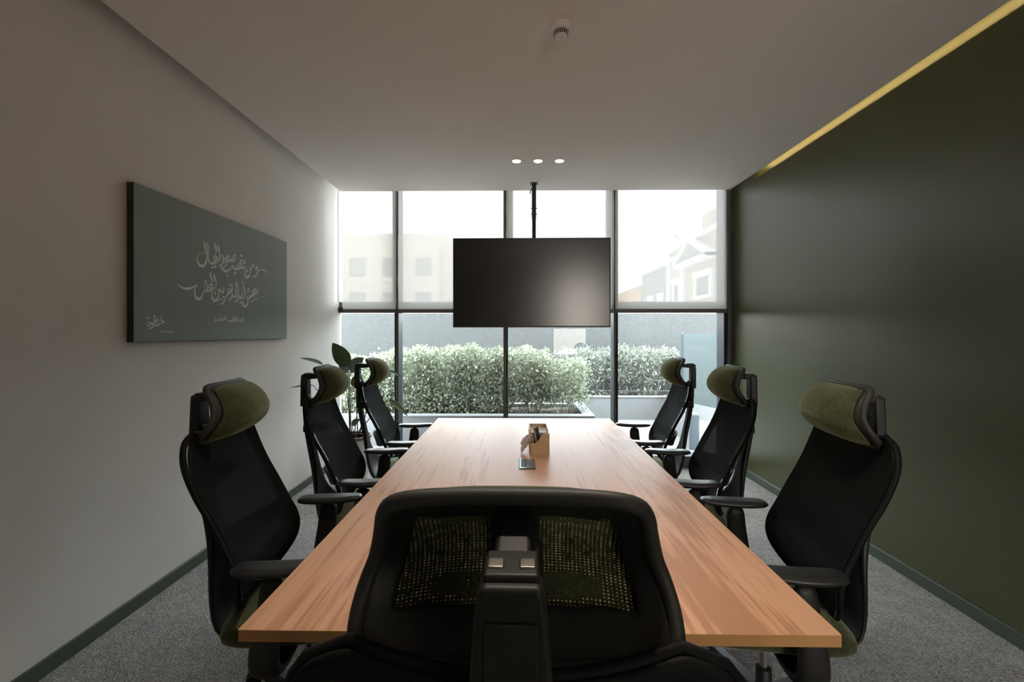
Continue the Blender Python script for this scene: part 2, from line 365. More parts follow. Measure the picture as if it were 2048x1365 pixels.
# rear wall with a doorway to the corridor
D0, D1, DZ = .80, 1.63, 2.72
wb = MB().box((XL, YB - .1, 0), (D0, YB, ZT)).box((D1, YB - .1, 0), (XR, YB, ZT)).box((D0, YB - .1, DZ), (D1, YB, ZT)).build('wall_back', 'plain_wall'); struct(wb)
d = sempty('door_1', ((D0 + D1) / 2, YB - .05, 0)); d.location = (0, 0, 0)
box('door_jamb', (D0, YB - .12, 0), (D0 + .03, YB + .015, DZ), 'frame', d); box('door_jamb', (D1 - .03, YB - .12, 0), (D1, YB + .015, DZ), 'frame', d)
box('door_head', (D0 + .03, YB - .12, DZ - .03), (D1 - .03, YB + .015, DZ), 'frame', d)
struct(MB().box((XL - .1, YB - 2.6, 0), (XR + .1, YB - 2.5, ZT)).box((XL - .1, YB - 2.5, 0), (XL, YB - .1, ZT)).box((XR, YB - 2.5, 0), (XR + .1, YB - .1, ZT)).build('wall_corridor', 'card'))
ld = bpy.data.lights.new('corridor_lamp', 'AREA'); ld.shape = 'RECTANGLE'; ld.size = 1.5; ld.size_y = 2.0; ld.energy = CORRIDOR_W; ld.color = (1, .92, .82)
lo = bpy.data.objects.new('corridor_lamp', ld); C.objects.link(lo); lo.location = (1.35, YB - 2.45, 1.75); lo.rotation_euler = (R(90), 0, 0)
# skirtings
for nm, x0, x1 in (('baseboard_left', XL, XL + .013), ('baseboard_right', XR - .013, XR)):
    struct(box(nm, (x0, YB, 0), (x1, YG - .2, .068), 'skirting', bevel=.003))

# LED cove strip
t = thing('led_strip', (2.058, 1.7, 2.868), 'warm yellow light strip hidden in the slot above the green wall', 'light')
box('led_tape', (-.003, -2.6, -.006), (.001, 2.45, .006), 'led', t)
ld = bpy.data.lights.new('led_light', 'AREA'); ld.shape = 'RECTANGLE'; ld.size = 5.05; ld.size_y = .008; ld.energy = LED_W; ld.color = (1, .70, .27)
lo = bpy.data.objects.new('led_light', ld); C.objects.link(lo); lo.parent = t; lo.location = (.004, -.075, 0)
lo.rotation_euler = Matrix(((0, 0, -1), (1, 0, 0), (0, -1, 0))).to_euler()   # local x along Y, light looks towards +X

# ---------------------------------------------------------------- window wall
wn = sempty('window_1')
mull = [(-1.262, -1.221), (-.152, -.106), (.968, 1.009), (2.075, 2.115)]
for a, b_ in mull:
    box('mullion', (a, YW + .006, 0), (b_, YG, ZT), 'frame', wn)
    box('mullion_cap', (a, YW, 0), (b_, YW + .006, ZT), 'gasket', wn, bevel=.0015)
box('bottom_rail', (XL, YW, 0), (XR, YG, .115), 'frame', wn, bevel=.002)
box('jamb_filler', (2.115, YW + .02, 0), (XR, YG, ZT), 'frame', wn)
bays = [(XL, -1.262), (-1.221, -.152), (-.106, .968), (1.009, 2.075)]
for i, (a, b_) in enumerate(bays):
    box('transom', (a, YG - .04, 1.575), (b_, YG + .01, 1.69), 'frame', wn)
    box('glass_pane', (a, YG - .03, .11), (b_, YG - .022, 1.58), 'glass', wn)
    box('glass_pane', (a, YG - .03, 1.685), (b_, YG - .022, ZT), 'glass', wn)
    if i in (0, 2):
        s = .05
        mb = MB().box((a, YG - .07, 1.69), (a + (s if i else .004), YG + .01, ZT)).box((b_ - s, YG - .07, 1.69), (b_, YG + .01, ZT)).box((a, YG - .07, 2.93), (b_, YG + .01, ZT))
        mb.build('sash_frame', 'frame', wn)

# roller blinds
bl = [(-1.792, -1.243, 'cream roller blind beside the left wall, half lowered'),
      (-1.222, -.150, 'cream roller blind behind the left edge of the television, facing a beige building'),
      (-.124, .950, 'cream roller blind directly behind the television and its pole'),
      (.978, 2.098, 'cream roller blind nearest the green wall, facing a gabled building')]
YBL = 4.604
for a, b_, lab in bl:
    t = thing('roller_blind', ((a + b_) / 2, YBL, 1.565), lab, 'blind', 'roller blinds on the window wall'); h = (b_ - a) / 2
    MB().grid(lambda u, v: (-h + 2 * h * u, 0, .02 + v * 1.36), 12, 16).build('blind_fabric', 'blind', t, recalc=False)
    MB().box((-h, -.009, 0), (h, .009, .040)).build('bottom_bar', 'bar', t, mods=[('bevel', .003, 2)])
    MB().tube([(-h, 0, 1.39), (h, 0, 1.39)], .02, 12).build('roller_tube', 'white_plastic', t)
    # bead chain loop on the right side
    pts = []
    for k in range(41):
        z = 1.38 - k * .062; pts.append((h + .008 + .003 * math.sin(k * .35), -.006, z))
    pts2 = [(p[0] + .016 + .002 * math.sin(i), p[1], p[2]) for i, p in enumerate(pts)]
    MB().tube(pts + pts2[::-1], .0016, 5, cap=False).build('bead_chain', 'cord', t)
box_ = box('blind_stop', (XL + .06, 4.58, 1.575), (XL + .10, 4.61, 1.62), 'black_plastic'); tag(box_, 'small black bracket at the left end of the blind bar', 'bracket')

# downlights, detector
for i, (x, y) in enumerate(((-.015, 3.8), (.164, 3.8), (.343, 3.8), (-.015, 1.1), (.164, 1.1), (.343, 1.1))):  # near row is out of view, added to light the near table end
    t = thing('downlight', (x, y, ZC), 'small round recessed ceiling spotlight, ' + ('leftmost of the three', 'middle of the three', 'rightmost of the three')[i % 3] + (' above the television' if i < 3 else ' in the unseen row added above the near table end'), 'light', 'recessed ceiling spotlights')
    MB().lathe((0, 0, 0), [(.040, .004), (.041, -.001), (.037, -.004), (.034, 0)], 32).build('trim_ring', 'white_plastic', t, smooth=True)
    MB().lathe((0, 0, -.0045), [(.001, 0), (.034, 0), (.034, .003), (.001, .003)], 32).build('lens', 'lamp', t)
    ld = bpy.data.lights.new('spot_light', 'AREA'); ld.shape = 'DISK'; ld.size = .06; ld.energy = SPOT_W; ld.color = (1, .86, .7); ld.spread = R(85)
    lo = bpy.data.objects.new('spot_light', ld); C.objects.link(lo); lo.parent = t; lo.location = (0, 0, -.008)
t = thing('smoke_detector', (.199, 2.127, ZC), 'round white smoke detector on the ceiling', 'detector')
MB().lathe((0, 0, 0), [(.048, .001), (.05, -.008), (.050, -.016)], 40).build('detector_base', 'white_plastic', t, smooth=True)
MB().lathe((0, 0, 0), [(.050, -.016), (.0505, -.024), (.047, -.031), (.040, -.034), (.020, -.034)], 40).build('detector_body', 'white_plastic', t, smooth=True)
MB().lathe((0, 0, 0), [(.034, -.033), (.034, -.050), (.001, -.0501)], 32).build('dark_chamber', 'dark_slot', t, smooth=False)
for k in range(24):
    a = 2 * math.pi * k / 24
    MB().tube([(.041 * math.cos(a), .041 * math.sin(a), -.033), (.0355 * math.cos(a), .0355 * math.sin(a), -.050), (.027 * math.cos(a), .027 * math.sin(a), -.053)], .0017, 4).build('vent_rib', 'white_plastic', t)
MB().lathe((0, 0, 0), [(.028, -.051), (.028, -.055), (.021, -.058), (.006, -.059), (.005, -.055), (.001, -.055)], 32).build('detector_cap', 'white_plastic', t, smooth=True)

# ---------------------------------------------------------------- television and its pole
t = thing('ceiling_pole', (.150, 4.37, ZC), 'black telescopic pole hanging from the ceiling to the television', 'pole')
MB().box((-.035, -.035, -.006), (.035, .035, .0)).build('ceiling_plate', 'dark_metal', t)
MB().cyl((0, 0), .021, -.34, -.006, 20).build('outer_tube', 'dark_metal', t, smooth=False)
MB().cyl((0, 0), .0185, -.95, -.34, 20).build('inner_tube', 'dark_metal', t)
for z in (-.24, -.295): MB().tube([(-.03, 0, z), (.03, 0, z)], .005, 8).build('clamp_bolt', 'dark_metal', t)
MB().tube([(-.018, 0, -.05), (-.034, 0, -.075), (-.037, 0, -.10)], .006, 6).build('clamp_lever', 'dark_metal', t)
box('mount_arm', (-.05, -.11, -1.0), (.05, .025, -.90), 'dark_metal', t)
t = thing('television', (.122, 4.215, 1.828), 'large flat black television hanging in front of the window', 'television', rz=R(-.4))
MB().box((-.728, 0, -.414), (.728, .035, .414)).build('tv_housing', 'bezel', t, mods=[('bevel', .004, 2)])
MB().box((-.40, .035, -.25), (.40, .05, .20)).build('rear_cover', 'bezel', t)
fr = MB()
for a, b_ in (((-.728, -.006, .402), (.728, .002, .414)), ((-.728, -.006, -.414), (.728, .002, -.399)), ((-.728, -.006, -.399), (-.718, .002, .402)), ((.718, -.006, -.399), (.728, .002, .402))): fr.box(a, b_)
fr.build('screen_frame', 'bezel', t)
MB().box((-.718, -.003, -.399), (.718, .001, .402)).build('screen', 'screen', t)
STROKES = """979 1176 983 1177 977 1170 986 1172 975 1161 991 1165 975 1151 995 1158 978 1141 1000 1149 982 1130 1005 1139 987 1120 1010 1129 991 1110 1015 1120 996 1101 1020 1110 1001 1091 1026 1100 1005 1079 1031 1088 1008 1067 1035 1076 1012 1056 1039 1065 1014 1047 1041 1055 1016 1040 1043 1046 1018 1031 1044 1036 1019 1020 1044 1025 1021 1008 1044 1012 1021 995 1043 998 1018 980 1042 982 1015 963 1040 965 1010 949 1037 949 1004 937 1033 935 997 927 1029 922 989 917 1024 910 980 908 1017 898 972 900 1008 885 965 896 994 873 959 893 978 863 952 892 959 857 946 890 941 854 941 890 923 855 934 890 908 859 925 892 896 865 917 895 886 873 907 901 878 883 898 907 871 892 891 914 866 902 883 921 863 913 878 929 860 923 874 938 858 934 872 947 858 944 871 956 859 954 872 964 861 964 875 973 865 973 878 980 870 982 884 988 876 990 890 994 883 998 898 1001 891 1005 906 1007 900 1011 914 1013 910 1018 925 1018 922 1023 940 1023 938 1028 957 1028 956 1033 973 1032 973 1037 986 1035 985 1040 996 1038 996 1043 1007 1041 1006 1045 1019 1045 1017 1049 1030 1050 1028 1053 1037 1053 1036 1055
974 1173 985 1175 974 1164 985 1167 973 1152 985 1154 973 1138 985 1141 973 1124 985 1126 974 1108 986 1111 975 1092 986 1095 976 1076 986 1078 977 1058 987 1060 979 1043 987 1044 980 1029 988 1031 981 1017 988 1019 982 1006 988 1008 983 995 988 996 985 985 988 985 986 977 988 978
1033 1173 1041 1175 1033 1165 1045 1169 1032 1155 1049 1160 1032 1144 1053 1150 1034 1135 1056 1142 1037 1127 1059 1134 1039 1118 1060 1124 1041 1107 1061 1112 1044 1095 1062 1099 1046 1082 1062 1086 1047 1069 1062 1072 1048 1055 1063 1058 1048 1041 1063 1044 1049 1029 1063 1031 1048 1016 1064 1019 1048 1004 1065 1007 1048 991 1066 995 1048 978 1069 983 1049 966 1072 972 1052 953 1077 962 1057 942 1082 952 1063 931 1089 946 1072 924 1095 942 1083 918 1101 940 1096 915 1108 940 1112 915 1119 939 1130 916 1130 940 1149 920 1140 943 1166 926 1147 947 1182 935 1156 953 1196 945 1164 960 1207 957 1172 967 1216 969 1180 976 1222 980 1188 985 1226 991 1194 993 1228 1000 1199 1001 1230 1008 1205 1009 1231 1016 1211 1017 1232 1024 1216 1025 1233 1029 1220 1030
1035 1174 1043 1173 1032 1169 1041 1169 1028 1163 1039 1162 1025 1157 1037 1156 1022 1152 1033 1151 1021 1147 1028 1146 1020 1144 1025 1143
1128 970 1132 971 1127 965 1135 967 1125 958 1138 960 1123 951 1140 952 1120 946 1138 945 1116 940 1135 938 1114 935 1132 933
1167 1195 1171 1196 1165 1189 1175 1191 1163 1180 1180 1184 1163 1169 1185 1177 1165 1159 1190 1168 1169 1148 1196 1158 1173 1137 1201 1147 1176 1126 1205 1134 1180 1114 1207 1121 1183 1103 1208 1108 1186 1093 1207 1097 1188 1085 1204 1087 1187 1076 1201 1077 1184 1067 1197 1067 1179 1058 1192 1057 1174 1049 1186 1047 1166 1040 1179 1037 1158 1031 1172 1027 1151 1022 1166 1019 1145 1012 1159 1010 1140 1002 1152 1001 1138 994 1151 999 1152 993 1145 1002 1163 997 1150 1008 1172 999 1159 1015 1180 1001 1169 1020 1189 1004 1179 1025 1198 1007 1190 1030 1208 1010 1201 1033 1218 1014 1213 1035 1225 1017 1221 1036
1140 994 1148 999 1144 989 1155 995 1150 981 1164 991 1159 974 1172 988 1171 971 1180 988 1182 969 1190 988 1190 968 1198 989
1162 1192 1172 1194 1161 1182 1171 1184 1160 1169 1170 1170 1159 1156 1169 1158 1158 1146 1168 1147 1158 1136 1167 1138 1158 1127 1166 1128 1158 1117 1164 1118 1159 1106 1163 1107 1159 1099 1162 1099
1217 1186 1221 1187 1216 1180 1226 1183 1215 1170 1232 1176 1215 1160 1238 1168 1218 1150 1244 1160 1222 1139 1250 1150 1227 1128 1256 1138 1232 1116 1260 1125 1237 1102 1263 1110 1242 1089 1265 1095 1246 1075 1267 1080 1250 1061 1269 1066 1251 1048 1269 1051 1252 1035 1269 1037 1252 1022 1268 1024 1250 1010 1265 1011 1246 998 1260 997 1240 985 1254 984 1235 975 1248 973 1230 967 1241 964 1224 962 1234 958 1219 956 1227 952 1213 951 1219 947 1208 946 1211 943 1204 943 1206 941
1216 1184 1226 1185 1215 1173 1225 1175 1214 1158 1224 1159 1214 1142 1223 1144 1214 1129 1223 1131 1214 1116 1222 1118 1214 1104 1221 1105 1215 1091 1220 1092 1215 1079 1219 1080 1216 1071 1218 1071
1283 975 1280 974 1282 982 1276 980 1280 991 1271 988 1279 1000 1267 997 1279 1009 1265 1007 1279 1019 1264 1017 1281 1028 1265 1027 1283 1036 1267 1036 1286 1044 1271 1045 1290 1049 1277 1053 1295 1053 1283 1060 1299 1055 1293 1066 1299 1055 1306 1068 1302 1053 1318 1066 1306 1048 1327 1061 1311 1042 1335 1054 1314 1036 1341 1046 1317 1028 1345 1036 1319 1020 1346 1025 1320 1010 1346 1013 1319 998 1343 1000 1317 987 1340 988 1314 977 1336 977 1310 969 1332 967 1305 961 1325 957 1299 955 1317 947 1291 949 1306 939 1283 943 1295 932 1275 939 1284 927 1266 935 1272 923 1257 931 1262 921 1248 927 1250 919 1238 923 1239 918 1231 920 1232 917
1408 1015 1398 1009 1403 1022 1389 1013 1395 1031 1377 1019 1385 1037 1368 1022 1372 1040 1361 1024 1358 1040 1356 1026 1344 1033 1358 1028 1339 1023 1357 1025 1338 1012 1358 1017 1340 1002 1361 1010 1346 994 1367 1004 1355 986 1374 1000 1367 981 1377 998 1384 984 1378 998 1394 990 1384 1001 1400 993 1390 1003
1386 1007 1405 1010 1386 999 1405 1002 1386 988 1404 991 1385 978 1403 979 1381 968 1400 967 1377 957 1395 956 1371 948 1389 945 1364 940 1380 935 1355 933 1370 925 1347 928 1359 918 1341 925 1348 913 1335 923 1337 910 1327 921 1327 909 1317 918 1316 909 1306 916 1305 911 1298 914 1298 912
1397 1038 1382 1036 1399 1044 1380 1041 1402 1051 1379 1050 1406 1055 1382 1060 1409 1055 1392 1070 1415 1056 1404 1077 1420 1058 1417 1081 1425 1059 1430 1082 1429 1061 1444 1080 1430 1063 1454 1073 1430 1061 1455 1063 1427 1054 1451 1053 1424 1046 1445 1042 1417 1040 1435 1032 1406 1031 1426 1025 1398 1019 1424 1022 1403 1008 1426 1021 1415 1001 1434 1018 1428 997 1440 1017 1445 998 1445 1017 1461 1002 1451 1018 1476 1012 1455 1019 1481 1025 1462 1025 1482 1037 1469 1037 1481 1046 1474 1045
1474 1043 1481 1045 1474 1036 1486 1040 1475 1027 1492 1034 1480 1019 1496 1032 1497 1020 1490 1033 1508 1026 1492 1033 1515 1035 1496 1037 1518 1046 1498 1044 1520 1057 1500 1056 1523 1067 1504 1068 1529 1077 1511 1080 1538 1086 1520 1091 1546 1093 1529 1101 1554 1099 1541 1109 1562 1102 1554 1116 1563 1103 1570 1119 1562 1103 1582 1115 1566 1100 1588 1107 1568 1094 1589 1099 1567 1086 1589 1089 1564 1077 1587 1077 1559 1068 1582 1066 1552 1060 1576 1055 1543 1052 1568 1044 1534 1046 1557 1034 1525 1039 1545 1025 1515 1034 1530 1017 1506 1030 1513 1011 1495 1027 1495 1008 1481 1024 1479 1007 1471 1022 1469 1006
1499 1015 1512 1017 1502 998 1506 998
1266 933 1276 937 1267 927 1279 931 1270 918 1285 924 1275 908 1292 917 1282 900 1301 911 1290 891 1312 906 1300 884 1324 901 1311 876 1336 896 1323 868 1349 892 1337 862 1361 889 1353 858 1373 887 1371 855 1383 887 1391 856 1391 887 1412 861 1400 889 1430 869 1411 892 1446 878 1422 897 1460 888 1433 903 1472 899 1446 911 1482 910 1458 919 1491 921 1469 928 1498 932 1480 938 1505 941 1490 946 1511 948 1499 953 1517 955 1507 959 1522 961 1513 963 1526 967 1517 968 1527 972 1521 973 1528 976 1523 976
1512 963 1523 966 1512 955 1528 959 1513 944 1534 951 1518 933 1542 944 1528 924 1551 941 1541 917 1561 938 1558 913 1566 937 1578 917 1568 937 1595 926 1573 938 1604 939 1578 940 1603 952 1582 949 1596 965 1584 962 1591 973 1586 972
1562 915 1563 936 1577 916 1578 939 1599 917 1599 943 1622 920 1618 947 1643 924 1636 951 1665 930 1652 955 1686 939 1663 959 1704 952 1675 965 1715 966 1688 973 1722 980 1696 980 1720 991 1697 985 1713 1000 1694 991 1704 1007 1688 997 1693 1013 1679 1002 1679 1017 1669 1005 1661 1018 1663 1006 1645 1011 1657 1003 1632 1001 1649 996 1622 990 1643 988 1618 979 1640 981 1617 969 1640 971 1617 961 1639 965
1636 960 1637 969 1644 960 1646 969 1657 962 1656 970 1670 965 1663 972 1678 973 1665 974 1681 980 1668 980 1681 987 1669 984 1677 992 1667 986 1670 995 1662 989 1666 997 1658 991
1711 1003 1698 998 1707 1010 1692 1004 1702 1020 1685 1013 1696 1028 1678 1019 1690 1033 1674 1022 1686 1034 1668 1024 1686 1035 1664 1029 1687 1039 1664 1037 1689 1044 1667 1046 1693 1049 1673 1055 1700 1055 1685 1063 1710 1061 1699 1071 1714 1063 1716 1077 1712 1062 1731 1074 1714 1058 1737 1068 1718 1052 1743 1062 1722 1044 1750 1054 1726 1034 1757 1046 1733 1025 1763 1041 1744 1019 1769 1036 1758 1014 1774 1033 1782 1018 1766 1029 1791 1031 1768 1032 1794 1044 1773 1043 1796 1055 1778 1054 1798 1065 1781 1064 1800 1075 1783 1073 1799 1084 1784 1081 1795 1092 1784 1089 1789 1100 1782 1098 1785 1105 1781 1104
1125 901 1128 902 1119 895 1134 897 1110 886 1143 891 1106 878 1148 884 1110 871 1143 876 1119 865 1134 868 1125 861 1128 862
1181 922 1183 923 1174 916 1189 918 1166 907 1198 912 1162 899 1202 905 1166 892 1198 896 1174 885 1189 887 1181 881 1183 881
1406 841 1408 842 1398 836 1416 838 1389 829 1425 834 1384 822 1430 828 1389 816 1425 821 1398 810 1416 812 1406 806 1408 807
1547 846 1541 882 1590 855 1584 890
1687 1100 1679 1135 1735 1113 1726 1147
1721 948 1714 974 1729 949 1721 978 1741 950 1732 982 1753 952 1742 985 1764 956 1752 987 1774 961 1763 989 1781 964 1771 989
1827 965 1830 966 1821 957 1838 960 1814 946 1848 952 1811 935 1854 944 1818 926 1852 934 1830 919 1846 923 1839 915 1842 915
1814 1002 1818 1002 1808 995 1814 994 1799 984 1808 983 1790 972 1802 971 1783 961 1797 960 1776 949 1793 949 1772 937 1790 938 1769 924 1789 926 1768 911 1789 914 1768 898 1791 903 1769 886 1795 892 1772 873 1801 882 1777 861 1809 875 1787 848 1823 870 1802 835 1837 867 1834 830 1834 868 1867 843 1831 867 1883 859 1844 873 1894 875 1859 882 1902 890 1870 894 1907 907 1881 908 1910 922 1888 921 1912 936 1892 934 1912 950 1892 947 1911 962 1891 958 1908 972 1889 967 1904 980 1885 975 1898 988 1882 982 1891 996 1878 991 1882 1003 1874 1000 1876 1008 1872 1006
1880 991 1891 994 1884 982 1899 988 1889 971 1910 980 1899 961 1918 976 1916 959 1920 977 1935 963 1923 978 1951 973 1925 979 1957 985 1930 985 1958 999 1935 997 1960 1010 1940 1010 1964 1020 1943 1020 1968 1030 1944 1029 1971 1039 1947 1038 1972 1049 1953 1048 1972 1058 1960 1058 1972 1065 1965 1064
1951 1035 1967 1047 1956 1030 1977 1046 1965 1023 1990 1045 1983 1018 1991 1045 2005 1026 1988 1043 2012 1036 1998 1044 2014 1042 2007 1045
2038 1041 2050 1045 2035 1035 2057 1042 2030 1027 2068 1037 2027 1021 2075 1029 2026 1016 2073 1019 2027 1010 2067 1010 2028 1004 2060 1001 2028 1001 2050 994 2026 995 2041 991 2023 989 2036 988 2022 983 2033 984 2022 977 2033 980 2028 972 2035 978 2041 970 2044 978 2056 970 2059 979 2067 970 2069 979
2043 1034 2064 1043 2048 1029 2070 1038 2054 1021 2079 1031 2060 1013 2086 1021 2064 1004 2091 1011 2068 993 2094 999 2070 983 2095 987 2070 972 2096 976 2069 962 2096 964 2066 951 2093 952 2060 940 2089 938 2051 929 2083 925 2042 918 2075 912 2033 910 2064 900 2022 902 2052 889 2013 896 2037 880 2005 892 2019 873 1994 888 2001 869 1982 884 1983 867 1966 880 1964 868 1948 877 1946 870 1934 874 1934 872
2009 972 2009 974 2023 972 2024 975 2045 971 2046 977 2068 972 2068 980 2091 975 2089 985 2114 979 2112 990 2138 984 2134 995 2162 989 2157 1002 2185 995 2181 1008 2206 999 2205 1014 2225 1000 2229 1017 2244 1000 2252 1018 2260 999 2273 1017 2273 996 2291 1013 2285 993 2306 1007 2298 988 2318 999 2311 981 2327 988 2325 973 2334 976 2335 967 2338 968
559 627 561 629 564 621 568 624 571 613 578 618 580 604 588 612 589 597 600 607 601 589 612 603 614 583 625 599 628 578 639 597 645 574 654 596 662 571 669 595 680 569 685 596 700 569 701 598 721 571 718 600 741 575 734 603 761 581 752 607 780 589 768 611 796 597 782 615 810 605 796 621 822 613 810 627 834 621 823 632 845 628 835 638 855 634 847 643 865 641 860 647 874 648 871 651 880 652 879 654
875 651 878 649 867 645 872 643 855 638 864 633 845 628 858 624 837 619 852 615 830 608 846 605 825 598 841 596 821 587 839 586 819 576 837 576 817 565 837 566 816 554 838 556 816 542 839 546 817 531 842 536 819 519 847 526 823 506 853 516 828 495 860 509 836 485 866 505 846 477 874 503 857 471 881 501 869 467 887 500 885 464 891 500 904 466 892 501 921 472 897 502 935 482 906 505 947 493 914 509 955 507 923 516 960 520 933 526 963 531 942 536 967 541 948 544 970 548 954 552 975 555 960 561 984 563 970 570 995 570 980 580 1004 576 991 588 1011 579 1002 593 1018 581 1011 596 1024 582 1017 597
991 571 974 574 994 579 979 581 999 590 985 592 1002 602 990 602 1003 613 990 612 1002 624 988 622 1002 634 987 633 1004 644 989 645 1008 655 993 657 1013 664 998 667 1017 669 1005 675 1021 673 1015 681 1022 674 1026 682 1025 672 1035 678 1029 666 1042 671 1032 659 1047 663 1034 651 1049 654 1034 642 1050 643 1033 632 1050 633 1031 624 1049 623 1027 615 1046 614 1023 606 1045 606 1021 597 1045 598 1019 589 1045 591 1018 584 1045 585
1004 720 1007 720 998 714 1014 717 991 706 1024 713 988 699 1029 707 993 693 1026 699 1002 688 1018 690 1009 684 1012 684
1010 580 1016 596 1020 578 1027 596 1037 576 1042 596 1056 576 1053 598 1075 580 1061 602 1092 586 1071 607 1107 594 1080 613 1119 604 1089 619 1129 615 1097 626 1136 626 1106 634 1141 638 1115 643 1144 649 1124 653 1146 657 1130 660
1063 631 1055 633 1069 636 1058 640 1078 644 1063 649 1086 651 1069 659 1095 655 1077 667 1103 658 1087 675 1108 660 1102 682 1117 662 1120 683 1130 663 1135 682 1141 664 1145 681
1059 631 1066 638 1064 627 1074 638 1073 621 1085 637 1086 616 1093 638 1102 617 1099 639 1116 621 1110 640 1124 624 1118 642
1088 824 1091 825 1087 815 1096 817 1085 802 1103 806 1085 788 1109 795 1089 776 1115 784 1094 764 1120 772 1099 753 1124 760 1103 743 1127 750 1107 734 1129 740 1109 727 1130 730 1110 719 1128 720 1110 712 1124 711 1107 705 1119 702 1101 696 1111 693 1092 688 1103 684 1084 679 1095 675 1076 671 1089 667 1069 664 1083 659 1063 656 1078 652 1058 647 1071 644 1053 637 1064 635 1051 631 1059 629
1083 819 1093 820 1083 811 1092 812 1081 801 1092 802 1081 790 1091 791 1080 779 1090 780 1080 768 1088 769 1080 758 1087 758 1080 747 1085 747 1080 736 1084 737 1080 729 1082 729
1149 814 1153 815 1149 804 1160 807 1149 789 1170 795 1151 774 1178 783 1156 762 1185 772 1163 751 1191 761 1170 740 1196 747 1176 727 1200 733 1181 713 1203 718 1185 700 1204 704 1187 687 1205 690 1188 675 1204 676 1187 665 1202 664 1184 658 1197 655 1179 652 1189 648 1172 646 1181 641 1163 640 1171 634 1151 632 1159 627 1140 624 1150 619 1131 615 1143 611 1123 605 1137 602 1117 594 1133 592 1112 582 1129 582 1109 570 1127 570 1107 558 1126 558 1105 545 1126 547 1104 533 1129 537 1106 521 1133 527 1108 509 1139 518 1114 497 1146 511 1122 486 1154 506 1135 476 1164 504 1153 468 1174 503 1177 465 1176 504 1202 472 1177 503 1218 484 1186 505 1230 496 1197 510 1237 510 1207 518 1242 524 1217 528 1246 538 1225 539 1248 551 1230 551 1250 565 1232 564 1251 578 1233 576 1251 590 1233 587 1250 601 1231 598 1247 612 1228 606 1240 622 1224 615 1231 629 1217 623 1225 635 1213 629
1147 809 1157 810 1146 799 1156 800 1145 785 1156 786 1144 771 1155 772 1144 759 1154 760 1144 746 1153 747 1145 734 1152 735 1146 720 1152 721 1148 706 1152 707 1150 697 1152 697
1190 664 1199 663 1187 658 1196 657 1182 650 1193 649 1178 642 1188 641 1174 635 1184 633 1169 627 1179 626 1166 619 1174 618 1164 611 1170 610 1162 603 1167 602 1162 597 1164 597
1171 592 1174 593 1165 586 1182 589 1157 578 1192 583 1153 570 1197 577 1159 564 1194 570 1169 559 1186 562 1177 556 1180 557
1211 634 1223 640 1215 628 1230 636 1220 619 1239 631 1229 612 1246 628 1241 608 1251 628 1255 607 1255 628 1271 612 1254 627 1280 621 1257 628 1282 631 1262 633 1283 640 1267 640 1281 650 1270 648 1278 659 1271 658 1275 666 1271 666
1264 626 1283 632 1267 618 1289 625 1271 606 1298 617 1277 596 1306 611 1287 588 1312 608 1301 582 1316 607 1324 583 1310 606 1339 594 1309 605 1345 606 1316 611 1348 617 1323 619 1350 628 1327 628 1350 639 1330 638 1349 650 1332 648 1345 662 1333 659 1340 673 1332 671 1336 680 1332 679
1248 488 1244 503 1273 490 1268 511
1273 501 1276 519 1300 501 1303 518
1331 557 1334 557 1324 553 1340 554 1316 547 1348 550 1312 542 1353 545 1316 537 1348 539 1324 532 1340 533 1331 529 1334 529
1252 446 1253 449 1262 444 1263 450 1277 441 1278 453 1294 441 1289 456 1310 445 1297 461 1325 451 1305 466 1338 460 1313 472 1348 471 1321 479 1355 483 1329 489 1361 496 1338 500 1366 509 1344 511 1370 522 1350 524 1376 533 1357 537 1384 543 1365 549 1393 552 1374 559 1403 561 1385 570 1415 568 1397 580 1429 574 1410 589 1443 581 1424 597 1457 588 1437 605 1472 595 1449 612 1488 604 1459 618 1499 617 1468 626 1508 630 1478 636 1514 643 1486 647 1519 656 1491 657 1521 669 1494 668 1520 682 1494 678 1516 694 1492 687 1510 705 1487 697 1501 714 1481 704 1491 721 1475 710 1478 726 1468 715 1465 727 1464 716 1452 723 1462 715 1443 716 1456 711 1438 708 1452 706 1436 701 1448 700 1436 693 1444 694 1437 688 1442 689
1445 595 1422 587 1440 600 1419 593 1433 608 1414 603 1429 616 1412 614 1430 627 1412 626 1434 638 1415 639 1439 648 1419 651 1443 654 1427 660 1448 659 1438 667 1451 660 1451 671 1453 659 1464 669 1459 656 1474 664 1462 651 1481 656 1463 644 1484 647 1463 636 1485 637 1460 630 1482 626 1456 626 1475 617 1449 621 1465 611 1443 618 1459 607
1420 507 1420 510 1429 506 1430 512 1443 504 1442 515 1460 506 1451 519 1475 512 1458 524 1488 520 1467 531 1499 529 1474 537 1507 539 1480 544 1511 549 1485 552 1513 559 1490 561 1516 568 1494 569 1517 577 1497 577 1518 586 1501 586 1519 596 1506 597 1520 607 1511 608 1521 615 1515 615
1504 587 1518 592 1508 579 1525 585 1513 568 1534 577 1521 559 1543 572 1531 552 1550 570 1544 547 1555 570 1563 547 1555 571 1580 554 1558 571 1592 564 1566 574 1600 576 1573 580 1604 590 1579 591 1606 606 1582 604 1606 620 1583 618 1604 634 1582 631 1600 648 1580 644 1597 661 1577 657 1593 674 1575 671 1589 687 1572 684 1585 700 1570 697 1583 711 1568 709 1582 722 1567 720 1583 733 1567 732 1585 745 1572 745 1589 758 1578 758 1591 767 1583 767
1582 764 1592 767 1584 755 1599 761 1588 744 1610 751 1592 731 1619 740 1597 720 1627 729 1603 708 1634 717 1609 696 1640 704 1615 683 1644 690 1620 670 1647 675 1624 656 1649 660 1627 643 1649 645 1628 630 1648 631 1628 617 1645 617 1624 606 1640 605 1618 596 1633 593 1613 585 1626 583 1609 573 1619 572 1606 562 1612 561 1604 554 1607 554
